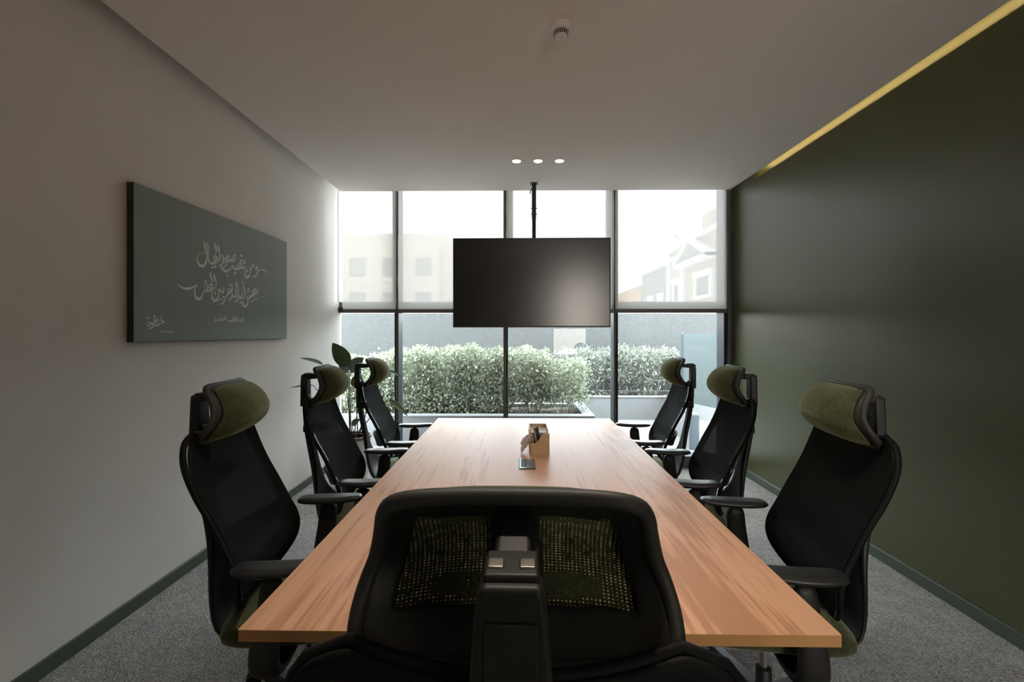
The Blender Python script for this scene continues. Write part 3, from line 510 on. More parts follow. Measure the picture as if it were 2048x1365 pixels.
1550 495 1550 498 1560 494 1559 501 1576 494 1571 505 1593 497 1581 510 1608 503 1588 516 1621 512 1596 522 1631 522 1604 530 1639 534 1611 538 1644 546 1619 549 1647 558 1626 560 1650 572 1632 573 1651 585 1639 586 1652 595 1643 595
1644 597 1655 599 1644 589 1660 592 1645 577 1668 582 1648 565 1676 575 1655 555 1685 569 1665 545 1693 564 1685 539 1690 564 1709 547 1683 562 1718 558 1690 566 1723 569 1697 573 1726 581 1702 581 1727 593 1705 592 1726 605 1707 603 1722 617 1708 615 1716 628 1708 627 1712 636 1708 635
1687 513 1691 514 1680 508 1698 510 1672 501 1708 505 1668 493 1714 499 1674 487 1710 492 1684 482 1702 484 1692 478 1695 479
1729 755 1735 756 1729 746 1742 749 1729 733 1751 739 1731 720 1761 729 1737 708 1769 718 1745 696 1778 707 1752 684 1786 693 1759 670 1791 677 1766 655 1795 660 1770 640 1796 644 1772 627 1796 628 1771 613 1793 614 1768 601 1789 600 1764 589 1783 587 1758 579 1776 575 1750 568 1767 564 1740 555 1754 551 1728 542 1740 538 1720 532 1729 529
1733 744 1745 745 1733 733 1746 734 1733 717 1747 719 1733 702 1747 704 1734 690 1747 692 1735 679 1746 680 1736 667 1746 668 1738 655 1745 656 1739 643 1744 644 1740 635 1744 636
1725 775 1720 790 1746 780 1742 795
1709 764 1711 771 1713 762 1717 773 1719 760 1725 775 1726 758 1733 776 1736 759 1743 775 1745 760 1755 772 1746 765 1762 763 1741 761 1750 755 1728 753 1734 748 1717 747 1722 743
1721 536 1728 537 1719 530 1730 531 1716 521 1732 523 1714 512 1735 514 1714 502 1739 507 1716 493 1744 499 1719 483 1750 491 1723 473 1758 484 1728 462 1766 477 1737 451 1775 473 1748 442 1783 472 1766 434 1788 473 1793 433 1784 474 1817 441 1785 472 1832 453 1796 474 1843 466 1807 478 1851 480 1818 487 1858 494 1828 498 1862 509 1835 510 1863 525 1839 523 1862 540 1839 537 1859 553 1838 550 1855 565 1834 561 1851 575 1829 570 1846 583 1825 578 1840 590 1824 586 1835 595 1825 593 1831 599 1826 598
1825 575 1841 580 1828 568 1847 575 1834 558 1856 568 1848 549 1859 567 1871 551 1857 569 1889 557 1865 574 1904 566 1874 580 1916 576 1883 587 1925 586 1894 597 1932 593 1907 607 1937 594 1922 614 1944 595 1935 617 1954 596 1948 620 1970 598 1965 624 1992 601 1980 626 2017 612 1980 625 2023 629 1980 625 2017 642 1980 635 2009 653 1978 644 1998 662 1973 652 1988 668 1966 660 1983 673 1961 670 1986 680 1961 681 1992 687 1966 692 1999 692 1977 703 2009 696 1994 712 2022 700 2014 718 2027 701 2034 721 2022 703 2050 714 2023 702 2051 704 2024 697 2048 695 2018 690 2040 685 2008 680 2030 676 2002 668 2027 670 2004 656 2032 664 2012 645 2041 658 2025 636 2046 657 2047 635 2045 657 2068 640 2048 658 2083 651 2053 660 2091 665 2060 668 2096 681 2069 682 2098 694 2075 695 2100 704 2079 704 2101 713 2080 711 2099 721 2081 718 2093 731 2079 727 2084 739 2076 737 2078 745 2073 744
1879 620 1884 621 1877 589 1901 593
1938 683 1943 684 1937 673 1947 674 1936 657 1953 660 1937 643 1959 647 1941 630 1965 635 1946 618 1970 623 1949 609 1974 615
1854 712 1857 712 1847 706 1866 709 1838 698 1877 704 1834 690 1883 698 1840 684 1879 690 1851 679 1870 682 1860 676 1863 677
1840 636 1827 663 1863 647 1854 665
1869 655 1869 674 1894 656 1894 678
1938 515 1923 534 1987 529 1968 551
1996 562 2026 578 2021 550 2045 563
2032 573 2061 585 2050 556 2080 568
341 255 343 255 337 251 347 252 333 246 351 247 331 240 354 241 333 235 351 236 337 230 347 230 341 226 343 226
306 253 305 255 312 254 310 258 321 257 317 262 329 260 324 266 337 265 332 270 344 270 341 274 349 274 347 276
326 217 327 221 330 215 332 221 336 213 338 222 342 211 346 221 348 209 354 220 355 207 361 218 363 205 368 216 372 203 377 213 381 202 385 209 383 203 391 204 381 204 386 198 373 203 377 194 364 201 367 190 354 200 357 188 343 198 346 187 331 195 336 184 319 190 327 179 307 185 317 173 297 181 307 167 288 177 296 163 280 175 286 159 273 174 276 156 266 173 265 156 260 173 254 157 256 173 244 161 252 176 238 169 248 181 236 177 244 185 236 182
252 180 245 190 259 183 251 194 269 188 260 199 279 192 270 204 288 197 278 208 297 202 287 213 305 208 292 216 309 216 295 219 310 222 296 222 308 229 296 224 303 233 295 226 296 236 292 228 287 237 289 228 279 233 286 226 272 228 281 222 266 223 276 217 260 217 271 211 256 210 265 205 252 205 262 201
257 280 261 279 254 277 260 275 249 271 259 269 246 264 259 263 244 255 259 255 243 245 260 246 244 235 261 237 245 225 262 228 246 216 264 219 248 207 266 210 251 198 267 200 253 189 268 191 255 183 269 185
239 185 227 181 237 191 225 186 233 198 221 193 226 205 220 194 215 204 221 194 208 199 219 191 202 193 217 189 201 186 216 185 201 178 217 181 207 170 216 180 218 168 218 180 228 170 226 181 234 171 232 182
228 185 242 187 229 180 243 182 230 174 245 175 229 168 244 166 226 163 241 158 221 158 236 150 216 153 230 143 211 149 223 137 205 146 214 132 197 143 202 129 184 138 186 127 168 133 169 127 156 130 157 127
158 207 161 210 161 204 166 209 164 200 171 207 169 195 177 204 174 192 183 202 180 189 190 199 183 186 196 195 186 183 200 190 188 180 203 184 189 178 204 177 187 174 202 169 184 169 198 162 181 166 192 156 177 164 183 152 172 162 173 151 169 162 164 152 168 162 159 157 166 164 157 163 166 168 157 169 168 175 159 177 172 183 162 185 175 189 165 192
155 226 155 243 172 227 172 244
180 232 180 248 196 232 196 248
1727 311 1743 314 1737 303 1742 305
1731 294 1753 295 1733 242 1755 243
1697 282 1716 283 1696 255 1716 250 1687 253 1674 245 1684 275 1668 268 1652 266 1671 265 1659 246 1678 248 1668 224 1674 225
1694 221 1694 231 1711 222 1711 232
1611 299 1632 300 1613 241 1634 242
1581 296 1600 297 1580 247 1601 244 1564 248 1565 235 1540 249 1538 236
1543 263 1535 271 1556 269 1557 280 1564 265 1581 267 1558 258 1564 249 1537 260 1545 252 1531 244 1546 243
1550 287 1550 297 1579 288 1579 298
1512 296 1532 297 1515 242 1533 239 1492 244 1493 231 1460 243 1460 230
1490 258 1504 259 1488 240 1506 240
1472 258 1486 258 1470 239 1488 240
1455 257 1469 258 1453 239 1471 239
1442 256 1455 252 1430 242 1441 234 1413 240 1428 236 1415 220 1426 220
1463 243 1451 235 1438 256 1438 244 1420 241 1435 235
1367 299 1385 300 1369 245 1387 245
1341 298 1359 299 1341 251 1358 248 1321 252 1322 240 1280 248 1265 241 1279 296 1262 295
1320 267 1334 267 1319 247 1335 248
1303 266 1316 267 1302 247 1317 247
1286 266 1299 266 1285 246 1301 247
1301 276 1301 284 1319 276 1319 284
1307 289 1307 297 1313 290 1313 297
1238 271 1253 271 1238 246 1252 242 1222 246 1218 235 1217 251 1204 246 1206 267 1195 259 1178 269 1186 260 1169 250 1182 254 1188 241 1202 245 1184 236 1193 228 1174 234 1163 226 1169 248 1159 246
1235 222 1235 231 1246 222 1246 231"""
LEAFSPEC = [((-0.026, 0.004, 0.39), (-0.02, -0.05, 1.065), (-0.143, -0.1, 1.276), 0.14, 'leaf_dark', (0.3, -1, 0.1), 0),
    ((-0.013, 0.01, 0.39), (-0.062, 0.1, 1.012), (0.086, 0.05, 1.135), 0.13, 'leaf_grey', (0, -1, 0.5), 0),
    ((0.013, -0.043, 0.39), (-0.142, 0.15, 0.994), (-0.076, 0.1, 1.142), 0.13, 'leaf_grey', (-0.2, -1, 0.2), 0),
    ((-0.049, 0.034, 0.39), (-0.167, -0.25, 1.092), (-0.331, -0.3, 1.158), 0.09, 'leaf_grey', (0.1, -0.25, 1), 0.05),
    ((-0.024, -0.027, 0.39), (-0.199, -0.35, 0.925), (-0.366, -0.4, 0.914), 0.05, 'leaf_grey', (0, -0.2, 1), 0),
    ((0.05, -0.003, 0.39), (0.012, 0.05, 0.865), (0.048, 0.0, 1.007), 0.11, 'leaf_dark', (0.5, -1, 0), 0),
    ((0.034, -0.002, 0.39), (0.345, -0.1, 1.033), (0.482, -0.15, 0.985), 0.04, 'leaf_grey', (0, -0.3, 1), 0.05),
    ((0.014, -0.035, 0.39), (0.387, -0.2, 0.788), (0.563, -0.25, 0.672), 0.06, 'leaf_dark', (0.1, -0.6, 1), 0.1),
    ((0.013, 0.037, 0.39), (0.03, -0.1, 0.552), (0.119, -0.15, 0.61), 0.06, 'leaf_dark', (0, -1, 0.4), 0),
    ((0.002, 0.024, 0.39), (0.031, 0.1, 0.743), (0.012, 0.05, 0.865), 0.05, 'leaf_dark', (1, -0.6, 0), 0)]

# ---------------------------------------------------------------- wall art
t = thing('wall_canvas', (XL, 2.162, 1.317), 'dark grey green canvas with pale handwritten script on the left wall', 'picture')
MB().box((.001, 0, 0), (.034, 1.451, .772)).build('canvas_board', 'canvas_side', t, mods=[('bevel', .002, 1)])
MB().box((.0335, .002, .002), (.0348, 1.449, .770)).build('canvas_face', 'canvas', t)
main, small, logo = MB(), MB(), MB()
for ln in STROKES.strip().split('\n'):
    q = list(map(int, ln.split())); P = [(.0353, q[i] / 2000, q[i + 1] / 2000) for i in range(0, len(q), 2)]
    zs = sum(p[2] for p in P) / len(P); ys = sum(p[1] for p in P) / len(P)
    tgt = main if zs > .17 else (logo if ys < .4 else small)
    tgt.add(P, [(i, i + 1, i + 3, i + 2) for i in range(0, len(P) - 2, 2)])
    # blunt ends get a small cap so the nib marks look rounded
main.build('script_lines', 'print_white', t, recalc=False); small.build('signature_line', 'print_white', t, recalc=False); logo.build('corner_emblem', 'print_white', t, recalc=False)
fc = bpy.data.curves.new('emblem_word', 'FONT'); fc.body = 'khatwah'; fc.size = .026; fc.space_character = 1.1; fc.align_x = 'LEFT'; fc.materials.append(M['print_white'])
fo = bpy.data.objects.new('emblem_word', fc); C.objects.link(fo); fme = bpy.data.meshes.new_from_object(fo.evaluated_get(bpy.context.evaluated_depsgraph_get())); bpy.data.objects.remove(fo)
fo = bpy.data.objects.new('emblem_word', fme); C.objects.link(fo); fo.parent = t; fo.location = (.0354, .158, .0445)
fo.rotation_euler = (R(90), 0, R(90))

# ---------------------------------------------------------------- table
TX0, TX1, TY0, TY1 = -.586, .664, .942, 3.32
t = thing('conference_table', (0, 0, 0), 'long rectangular wood-grain conference table in the middle of the room', 'table')
MB().box((TX0 + .001, TY0 + .001, .716), (TX1 - .001, TY1 - .001, .74)).build('tabletop', 'wood', t)
eb = MB().box((TX0, TY0, .7155), (TX1, TY0 + .0012, .7397)).box((TX0, TY1 - .0012, .7155), (TX1, TY1, .7397)).box((TX0, TY0, .7155), (TX0 + .0012, TY1, .7397)).box((TX1 - .0012, TY0, .7155), (TX1, TY1, .7397))
eb.build('edge_band', 'wood_edge', t)
for yy in (1.45, 2.85):
    box('leg', (-.14, yy - .03, .03), (-.06, yy + .03, .66), 'dark_metal', t, .004); box('leg', (.14, yy - .03, .03), (.22, yy + .03, .66), 'dark_metal', t, .004)
    box('foot_bar', (-.35, yy - .04, 0), (.43, yy + .04, .03), 'dark_metal', t, .004)
    box('cross_rail', (-.45, yy - .025, .66), (.53, yy + .025, .716), 'dark_metal', t, .003)
box('beam', (-.02, 1.48, .62), (.10, 2.82, .68), 'dark_metal', t)
# power outlet box flush in the top
t = thing('table_outlet', (.040, 2.155, .74), 'small silver and black power socket set flush in the tabletop', 'socket')
MB().box((-.039, -.085, -.02), (.039, .085, .002)).build('outlet_frame', 'dark_metal', t, mods=[('bevel', .001, 1)])
MB().box((-.033, -.078, .002), (.036, .078, .004)).build('outlet_plate', 'silver', t, mods=[('bevel', .001, 1)])
MB().box((-.027, -.052, .004), (-.004, .060, .0055)).build('socket_insert', 'gasket', t, mods=[('bevel', .001, 1)])
for yy in (-.03, .0, .03): MB().box((-.019, yy - .004, .0055), (-.012, yy + .004, .006)).build('socket_hole', 'silver', t)

# bamboo tissue and pen box
t = thing('tissue_box', (.108, 2.44, .74), 'light bamboo tissue and pen box with a sloping cut front', 'box')
Wd, Dp, Hh, T = .051, .125, .112, .006
def rr(hw, hd, r, n=5):
    P = []
    for cx, cy, a0 in ((hw - r, hd - r, 0), (-hw + r, hd - r, 90), (-hw + r, -hd + r, 180), (hw - r, -hd + r, 270)):
        for k in range(n + 1): a = R(a0 + 90 * k / n); P.append((cx + r * math.cos(a), cy + r * math.sin(a)))
    return P
def wallh(x, y):
    if y > -.035: return Hh
    s = (x + .028) / .056; s = min(max(s, 0), 1); s = s * s * (3 - 2 * s)
    front = .058 + (.108 - .058) * s
    if y > -Dp + .02: k = min(max((-.035 - y) / .012, 0), 1) if x < 0 else 1; 
    if x > .04: return .108
    if y < -Dp + .014: return front
    return Hh + (front - Hh) * min(max((-.035 - y) / .05, 0), 1) if x < 0 else .108
o_, i_ = rr(Wd, Dp, .012), rr(Wd - T, Dp - T, .008)
# subdivide the long outline so the sloping cut is smooth
def dens(P):
    Q = []
    for k in range(len(P)):
        a, b_ = P[k], P[(k + 1) % len(P)]; m_ = max(1, int(math.dist(a, b_) / .007))
        Q += [(a[0] + (b_[0] - a[0]) * j / m_, a[1] + (b_[1] - a[1]) * j / m_) for j in range(m_)]
    return Q
oo = dens(o_); n_ = len(oo); ii = [(x * (Wd - T) / Wd, y * (Dp - T) / Dp) for x, y in oo]
V = [(x, y, 0) for x, y in oo] + [(x, y, wallh(x, y)) for x, y in oo] + [(x, y, wallh(*oo[k])) for k, (x, y) in enumerate(ii)] + [(x, y, .004) for x, y in ii]
F = [(g * n_ + k, g * n_ + (k + 1) % n_, (g + 1) * n_ + (k + 1) % n_, (g + 1) * n_ + k) for g in range(3) for k in range(n_)] + [tuple(range(n_))[::-1], tuple(range(3 * n_, 4 * n_))]
MB().add(V, F).build('box_shell', 'bamboo', t)
box('divider', (-.0445, -.045, .004), (.0445, -.040, .096), 'plain_wall', t)  # grey coat paints in the shade inside the box
box('tissue_tray', (-.0445, -.040, .07), (.0445, .1185, .092), 'card', t, label='white paper tissue pack inside the box')
# tissue pulled from the side slot
tsm = MB()
for q in range(4):
    def tis(u, v, q=q):
        a = u - .5; hw_ = .020 + .034 * math.sin(min(v * 2.6, 2.2)) * (1 if q % 2 else .8)
        x = -Wd + .008 - .046 * v ** .8 + .006 * math.sin(u * 8 + q * 2); z = .074 - .014 * v + .010 * math.sin(v * 4 + q) - .03 * v * v
        return (x + .012 * a * math.sin(q * 1.7), -.088 + q * .014 + .008 * math.sin(u * 9 + v * 4 + q) , z + a * hw_ + .003 * math.sin(v * 14 + q))
    tsm.grid(tis, 10, 12)
tt = tsm.build('paper_tissue', 'tissue', None, smooth=True, mods=[('solid', .0012)], recalc=False); tt.location = (.108, 2.44, .74)
tag(tt, 'crumpled white paper tissue hanging out of the bamboo box', 'tissue')
for k, (x, tip, mt, gl) in enumerate(((-.018, -.028, 'gold', 'brass-tipped pen leaning in the bamboo box'), (-.004, -.018, 'silver', 'dark pen with a silver clip leaning in the bamboo box'), (.006, -.010, 'black_plastic', 'black pen behind the others in the bamboo box'))):
    p = thing('pen', (.108 + x, 2.44 - .075, .745), gl, 'pen', 'pens standing in the bamboo box')
    MB().tube([(0.012, 0, 0), (tip - x + .002, .012, .115)], .0045, 10).build('pen_barrel', 'dark_metal' if k else 'bamboo', p, smooth=True)
    MB().tube([(tip - x + .002, .012, .115), (tip - x, .0125, .128)], [.0048, .003], 10).build('pen_cap', mt, p, smooth=True)
    MB().tube([(tip - x + .006, .004, .122), (tip - x + .010, .001, .085)], .0013, 5).build('pen_clip', 'silver', p)

# ================================================================ CHAIRS
ZH = [(0, 1.195), (1, 1.012)]
HW = [(0, .127), (.15, .134), (.4, .146), (.7, .161), (.85, .163), (1, .159)]
HY = [(0, -.252), (.08, -.226), (.25, -.187), (.45, -.165), (.6, -.168), (.78, -.196), (1, -.254)]
def head(u, v, off=0, grow=0, e=7):
    """u,v 0..1 ; v=0 top"""
    a, b_, m_ = squircle(u, v, e); vv = (b_ + 1) / 2
    y = interp(HY, vv) - (.018 + .030 * math.sin(math.pi * min(max(vv, 0), 1))) * abs(a) ** 3.0
    dy = (interp(HY, min(vv + .02, 1)) - interp(HY, max(vv - .02, 0))) / (min(vv + .02, 1) - max(vv - .02, 0))
    nn = Vector((.07 * 3 * abs(a) ** 2 * (1 if a > 0 else -1) * .5, 1, dy / .183)).normalized()
    p = Vector((a * (interp(HW, vv) + grow), y, 1.190 - .178 * vv - grow * b_)) + nn * off
    return p, nn
BS = [(0, .10), (.02, .138), (.05, .175), (.11, .220), (.17, .248), (.23, .258), (.31, .255), (.42, .248), (.56, .244), (.70, .245), (.83, .243), (.91, .232), (.96, .214), (.985, .196), (1, .165)]
BY = [(0, -.175), (.1, -.140), (.2, -.122), (.3, -.125), (.42, -.155), (.55, -.190), (.7, -.235), (.85, -.268), (1, -.285)]
def back(u, s):
    """u -1..1, s 0 bottom..1 top"""
    hw = interp(BS, s)
    z = .455 + .596 * s - (.024 * (1 - u * u) * max(0, (s - .8) / .2) ** 2) + .02 * (u * u) * max(0, (.15 - s) / .15)
    y = interp(BY, s) + .026 * abs(u) ** 2.2 * (1 - .5 * s) - .0
    return Vector((u * hw, y, z))
def make_chair():
    t = bpy.data.objects.new('office_chair', None); C.objects.link(t); t.empty_display_size = .2
    # seat cushion
    def seatf(u, v):
        a, b_, m_ = squircle(u, v, 5)
        y = .045 + b_ * .255; x = a * (.245 if b_ < .3 else .245)
        z = .452 - .018 * max(0, b_ - .55) ** 1.5 * 4 + .012 * abs(a) ** 3
        return Vector((x, y, z - .028)), Vector((0, 0, 1))
    MB().slab(seatf, 20, 20, lambda u, v: .072 * (1 - max(abs(2 * u - 1), abs(2 * v - 1)) ** 9 * .55)).build('seat', 'green_fabric', t, smooth=True, mods=[('sub', 1)])
    def panf(u, v):
        a, b_, m_ = squircle(u, v, 4); return Vector((a * .17, .03 + b_ * .19, .388)), Vector((0, 0, 1))
    MB().slab(panf, 12, 12, lambda u, v: .03).build('seat_pan', 'black_plastic', t, smooth=True)
    # mesh and frame of the back
    MB().grid(lambda u, v: back((2 * u - 1) * .985, .01 + .98 * v), 24, 32).build('back_mesh', 'mesh', t, smooth=True, recalc=False)
    ring = []
    NS = 30
    for k in range(NS + 1): ring.append(back(1, k / NS))
    for k in range(1, 12): ring.append(back(1 - 2 * k / 12, 1))
    for k in range(NS, -1, -1): ring.append(back(-1, k / NS))
    for k in range(1, 8): ring.append(back(-1 + 2 * k / 8, 0))
    ring = [p + Vector((0, -.010, 0)) for p in ring]
    MB().tube(ring, .0068, 10, closed=True).build('back_frame', 'frame_plastic', t, smooth=True)
    # flat band of the frame, seen from behind
    US, SS = 28, 36
    def bandskip(i, j):
        u = abs(2 * (i + .5) / US - 1); q = (j + .5) / SS
        return u < .84 and .06 < q < .945
    MB().grid(lambda u, v: back(2 * u - 1, v) + Vector((0, -.018, 0)), US, SS, skip=bandskip).build('frame_band', 'frame_plastic', t, smooth=True, mods=[('solid', .012), ('sub', 1)], recalc=False)
    # lumbar cross brace, behind the mesh
    def brace(u, v):
        a = 2 * u - 1; return back(a * .96, .33 + .05 * abs(a) ** 2 + (v - .5) * (.16 - .07 * abs(a))) + Vector((0, -.018 - .075 * (1 - abs(a) ** 1.6), 0))
    MB().grid(brace, 16, 3).build('lumbar_brace', 'frame_plastic', t, smooth=True, mods=[('solid', .012), ('sub', 1)])
    # spine: ribbon from headrest post down under the seat
    SP = [(-.336, 1.06, .033, .026), (-.340, .98, .035, .026), (-.336, .90, .036, .026), (-.322, .80, .037, .026), (-.300, .70, .040, .026), (-.286, .62, .055, .024),
          (-.280, .55, .095, .02), (-.272, .49, .150, .018), (-.255, .44, .190, .018), (-.215, .395, .175, .02), (-.14, .362, .14, .022), (0, .352, .12, .022)]
    sp = MB(); rows = []
    for i, (y, z, hw, th) in enumerate(SP):
        a = SP[max(i - 1, 0)]; b_ = SP[min(i + 1, len(SP) - 1)]; ty, tz = b_[0] - a[0], b_[1] - a[1]; m_ = math.hypot(ty, tz); ny, nz = tz / m_, -ty / m_
        wrap = .05 * min(1, max(0, hw - .06) / .12)
        row = []
        for u in (-1, -.92, -.5, 0, .5, .92, 1):
            e = wrap * abs(u) ** 3
            tt_ = th / 2 * (1 if abs(u) < .95 else .35)
            row.append((u * hw, y + ny * -tt_ + e, z - nz * tt_)); 
        for u in (1, .92, .5, 0, -.5, -.92, -1):
            e = wrap * abs(u) ** 3
            tt_ = th / 2 * (1 if abs(u) < .95 else .35)
            row.append((u * hw, y + ny * tt_ + e, z + nz * tt_))
        rows.append(row)
    k = len(rows[0]); V = [p for r_ in rows for p in r_]
    F = [(i * k + j, i * k + (j + 1) % k, (i + 1) * k + (j + 1) % k, (i + 1) * k + j) for i in range(len(rows) - 1) for j in range(k)] + [tuple(range(k))[::-1], tuple((len(rows) - 1) * k + j for j in range(k))]
    sp.add(V, F).build('spine', 'black_plastic', t, smooth=True, mods=[('sub', 1)])
    # spine to frame connector
    MB().box((-.05, -.345, .86), (.05, -.252, .90)).build('upper_link', 'black_plastic', t, mods=[('bevel', .008, 3)])
    # headrest post
    ps = MB()
    PP = [(.0385, .99), (.0375, 1.03), (.0345, 1.075), (.031, 1.12), (.0285, 1.140), (.026, 1.150)]
    poly = [(-a, z) for a, z in PP] + [(a, z) for a, z in PP[::-1]]
    ps.prism(poly, 'y', -.362, -.330).build('headrest_post', 'black_plastic', t, mods=[('bevel', .006, 3)])
    MB().box((-.022, -.365, 1.01), (.022, -.361, 1.122)).build('post_cover', 'black_plastic', t, mods=[('bevel', .0015, 2)])
    MB().box((-.0245, -.352, 1.128), (.0245, -.305, 1.156)).build('post_hinge', 'black_plastic', t, mods=[('bevel', .004, 2)])
    for s in (-1, 1): MB().box((s * .014 - .0075, -.342, 1.149), (s * .014 + .0075, -.325, 1.158)).build('hinge_pin', 'hinge', t, mods=[('bevel', .002, 2)])
    MB().prism([(-.325, 1.125), (-.325, 1.148), (-.212, 1.170), (-.205, 1.135)], 'x', -.018, .018).build('headrest_arm', 'black_plastic', t, mods=[('bevel', .006, 3)])
    # headrest
    def hc(u, v): p, nn = head(u, .035 + .93 * v, .010, -.004); return p, nn
    MB().slab(hc, 24, 20, lambda u, v: .004 + .022 * (1 - max(abs(2 * u - 1), abs(2 * v - 1)) ** 6)).build('headrest', 'green_fabric', t, smooth=True, mods=[('sub', 1)])
    NU, NV = 30, 22
    def win(i, j):
        u = abs(2 * (i + .5) / NU - 1); v = (j + .5) / NV
        return .19 < u < .83 and .15 + .07 * (.83 - u) < v < .80
    MB().grid(lambda u, v: head(u, v, -.012, .008, 9)[0], NU, NV, skip=win).build('headrest_shell', 'black_plastic', t, smooth=True, mods=[('solid', .014), ('sub', 1)], recalc=False)
    MB().grid(lambda u, v: head(.08 + .84 * u, .08 + .84 * v, -.004)[0], 16, 12).build('headrest_lining', 'lining', t, smooth=True, recalc=False)
    rim = [head(*((k / 24, 0) if g == 0 else (1, k / 24) if g == 1 else (1 - k / 24, 1) if g == 2 else (0, 1 - k / 24))  , -.012, .009, 9)[0] for g in range(4) for k in range(24)]
    MB().tube(rim, .0095, 8, closed=True).build('headrest_rim', 'rim_plastic', t, smooth=True)
    # arms
    for s in (-1, 1):
        def padf(u, v, s=s):
            a, b_, m_ = squircle(u, v, 4); w_ = .044 - .008 * max(0, b_)
            return Vector((s * .285 + a * w_ - s * .006 * b_ * b_, .012 + b_ * .128, .672 + .006 * b_ * b_)), Vector((0, 0, 1))
        MB().slab(padf, 8, 16, lambda u, v: .026 * (1 - max(abs(2 * u - 1), abs(2 * v - 1)) ** 8 * .6)).build('armrest_pad', 'pad', t, smooth=True, mods=[('sub', 1)])
        ap = MB(); AP = [(.290, .66, .034, .020), (.292, .60, .036, .020), (.296, .54, .037, .020), (.300, .47, .040, .022), (.300, .42, .042, .024), (.292, .385, .042, .026), (.255, .355, .042, .022), (.16, .35, .045, .016), (.05, .352, .04, .014)]
        rows = []
        for i, (x, z, hy, th) in enumerate(AP):
            a = AP[max(i - 1, 0)]; b_ = AP[min(i + 1, len(AP) - 1)]; tx, tz = b_[0] - a[0], b_[1] - a[1]; m_ = math.hypot(tx, tz); nx, nz = -tz / m_, tx / m_
            yc = -.022 * min(1, max(0, (.6 - z) / .15))
            rows.append([(s * (x + nx * th * q), yc + hy * p, z + nz * th * q) for p, q in ((-1, -.4), (-1, .4), (-.7, 1), (.7, 1), (1, .4), (1, -.4), (.7, -1), (-.7, -1))])
        k = 8; V = [p for r_ in rows for p in r_]
        F = [(i * k + j, i * k + (j + 1) % k, (i + 1) * k + (j + 1) % k, (i + 1) * k + j) for i in range(len(rows) - 1) for j in range(k)] + [tuple(range(k))[::-1], tuple((len(rows) - 1) * k + j for j in range(k))]
        ap.add(V, F).build('armrest_post', 'black_plastic', t, smooth=True, mods=[('sub', 1)])
    # mechanism, lift, base
    MB().box((-.09, -.10, .325), (.09, .12, .365)).build('tilt_mechanism', 'black_plastic', t, mods=[('bevel', .01, 3)])
    MB().tube([(.08, .05, .345), (.20, .06, .343), (.25, .062, .335)], [.006, .006, .011], 8).build('height_lever', 'black_plastic', t, smooth=True)
    MB().cyl((0, 0), .0135, .20, .33, 20).build('gas_lift', 'chrome', t, smooth=False)
    MB().lathe((0, 0, 0), [(.034, .06), (.034, .10), (.027, .13), (.025, .208), (.019, .213)], 24).build('lift_sleeve', 'black_plastic', t, smooth=True)
    for k in range(5):
        a = 2 * math.pi * k / 5 + .3; dx, dy = math.cos(a), math.sin(a); px, py = -dy, dx; lg = MB(); rows = []
        for r_, hw, z0, z1 in ((.02, .034, .07, .125), (.12, .030, .072, .118), (.24, .025, .072, .102), (.31, .022, .07, .094), (.325, .016, .072, .088)):
            rows.append([(dx * r_ + px * hw, dy * r_ + py * hw, z0), (dx * r_ - px * hw, dy * r_ - py * hw, z0), (dx * r_ - px * hw * .7, dy * r_ - py * hw * .7, z1), (dx * r_ + px * hw * .7, dy * r_ + py * hw * .7, z1)])
        V = [p for q in rows for p in q]; F = [(i * 4 + j, i * 4 + (j + 1) % 4, i * 4 + 4 + (j + 1) % 4, i * 4 + 4 + j) for i in range(4) for j in range(4)] + [(0, 1, 2, 3)[::-1], (16, 17, 18, 19)]
        lg.add(V, F).build('base_leg', 'black_plastic', t, mods=[('bevel', .004, 2)])
        b2 = a + .9; ex, ey = math.cos(b2), math.sin(b2); cx, cy = dx * .305, dy * .305
        cs = MB().tube([(cx - ey * .006, cy + ex * .006, .040), (cx + ey * .006, cy - ex * .006, .040)], .024, 12).tube([(cx, cy, .045), (cx, cy, .075)], .008, 8).build('caster', 'black_plastic', t)
        for sg in (-1, 1):
            MB().tube([(cx - ey * sg * .010, cy + ex * sg * .010, .0285), (cx - ey * sg * .026, cy + ex * sg * .026, .0285)], [.0285, .026], 20).build('wheel', 'black_plastic', cs)
    return t
proto = make_chair()
def copy_tree(o, parent=None):
    c = o.copy(); C.objects.link(c)
    if parent: c.parent = parent
    for ch in [x for x in bpy.data.objects if x.parent == o]: copy_tree(ch, c)
    return c
chairs = [(.000, .735, -1, 'black chair back with green weave headrest seen from behind, at the near table end'),
          (-.752, 1.596, -90 + 8, 'green headrest office chair nearest the camera along the left wall'),
          (-.745, 2.357, -90 + 7, 'middle green headrest office chair on the left wall side of the table'),
          (-.740, 3.100, -90 + 7, 'green headrest office chair beside the potted plant, far left of the table'),
          (.845, 1.580, 90 - 8, 'green headrest office chair nearest the camera along the green wall'),
          (.840, 2.366, 90 - 7, 'middle green headrest office chair on the green wall side of the table'),
          (.835, 3.140, 90 - 7, 'green headrest office chair nearest the window on the green wall side')]
for i, (x, y, a, lab) in enumerate(chairs):
    o = proto if i == 0 else copy_tree(proto)
    o.location = (x, y, 0); o.rotation_euler = (0, 0, R(a)); tag(o, lab, 'chair', 'office chairs around the table')

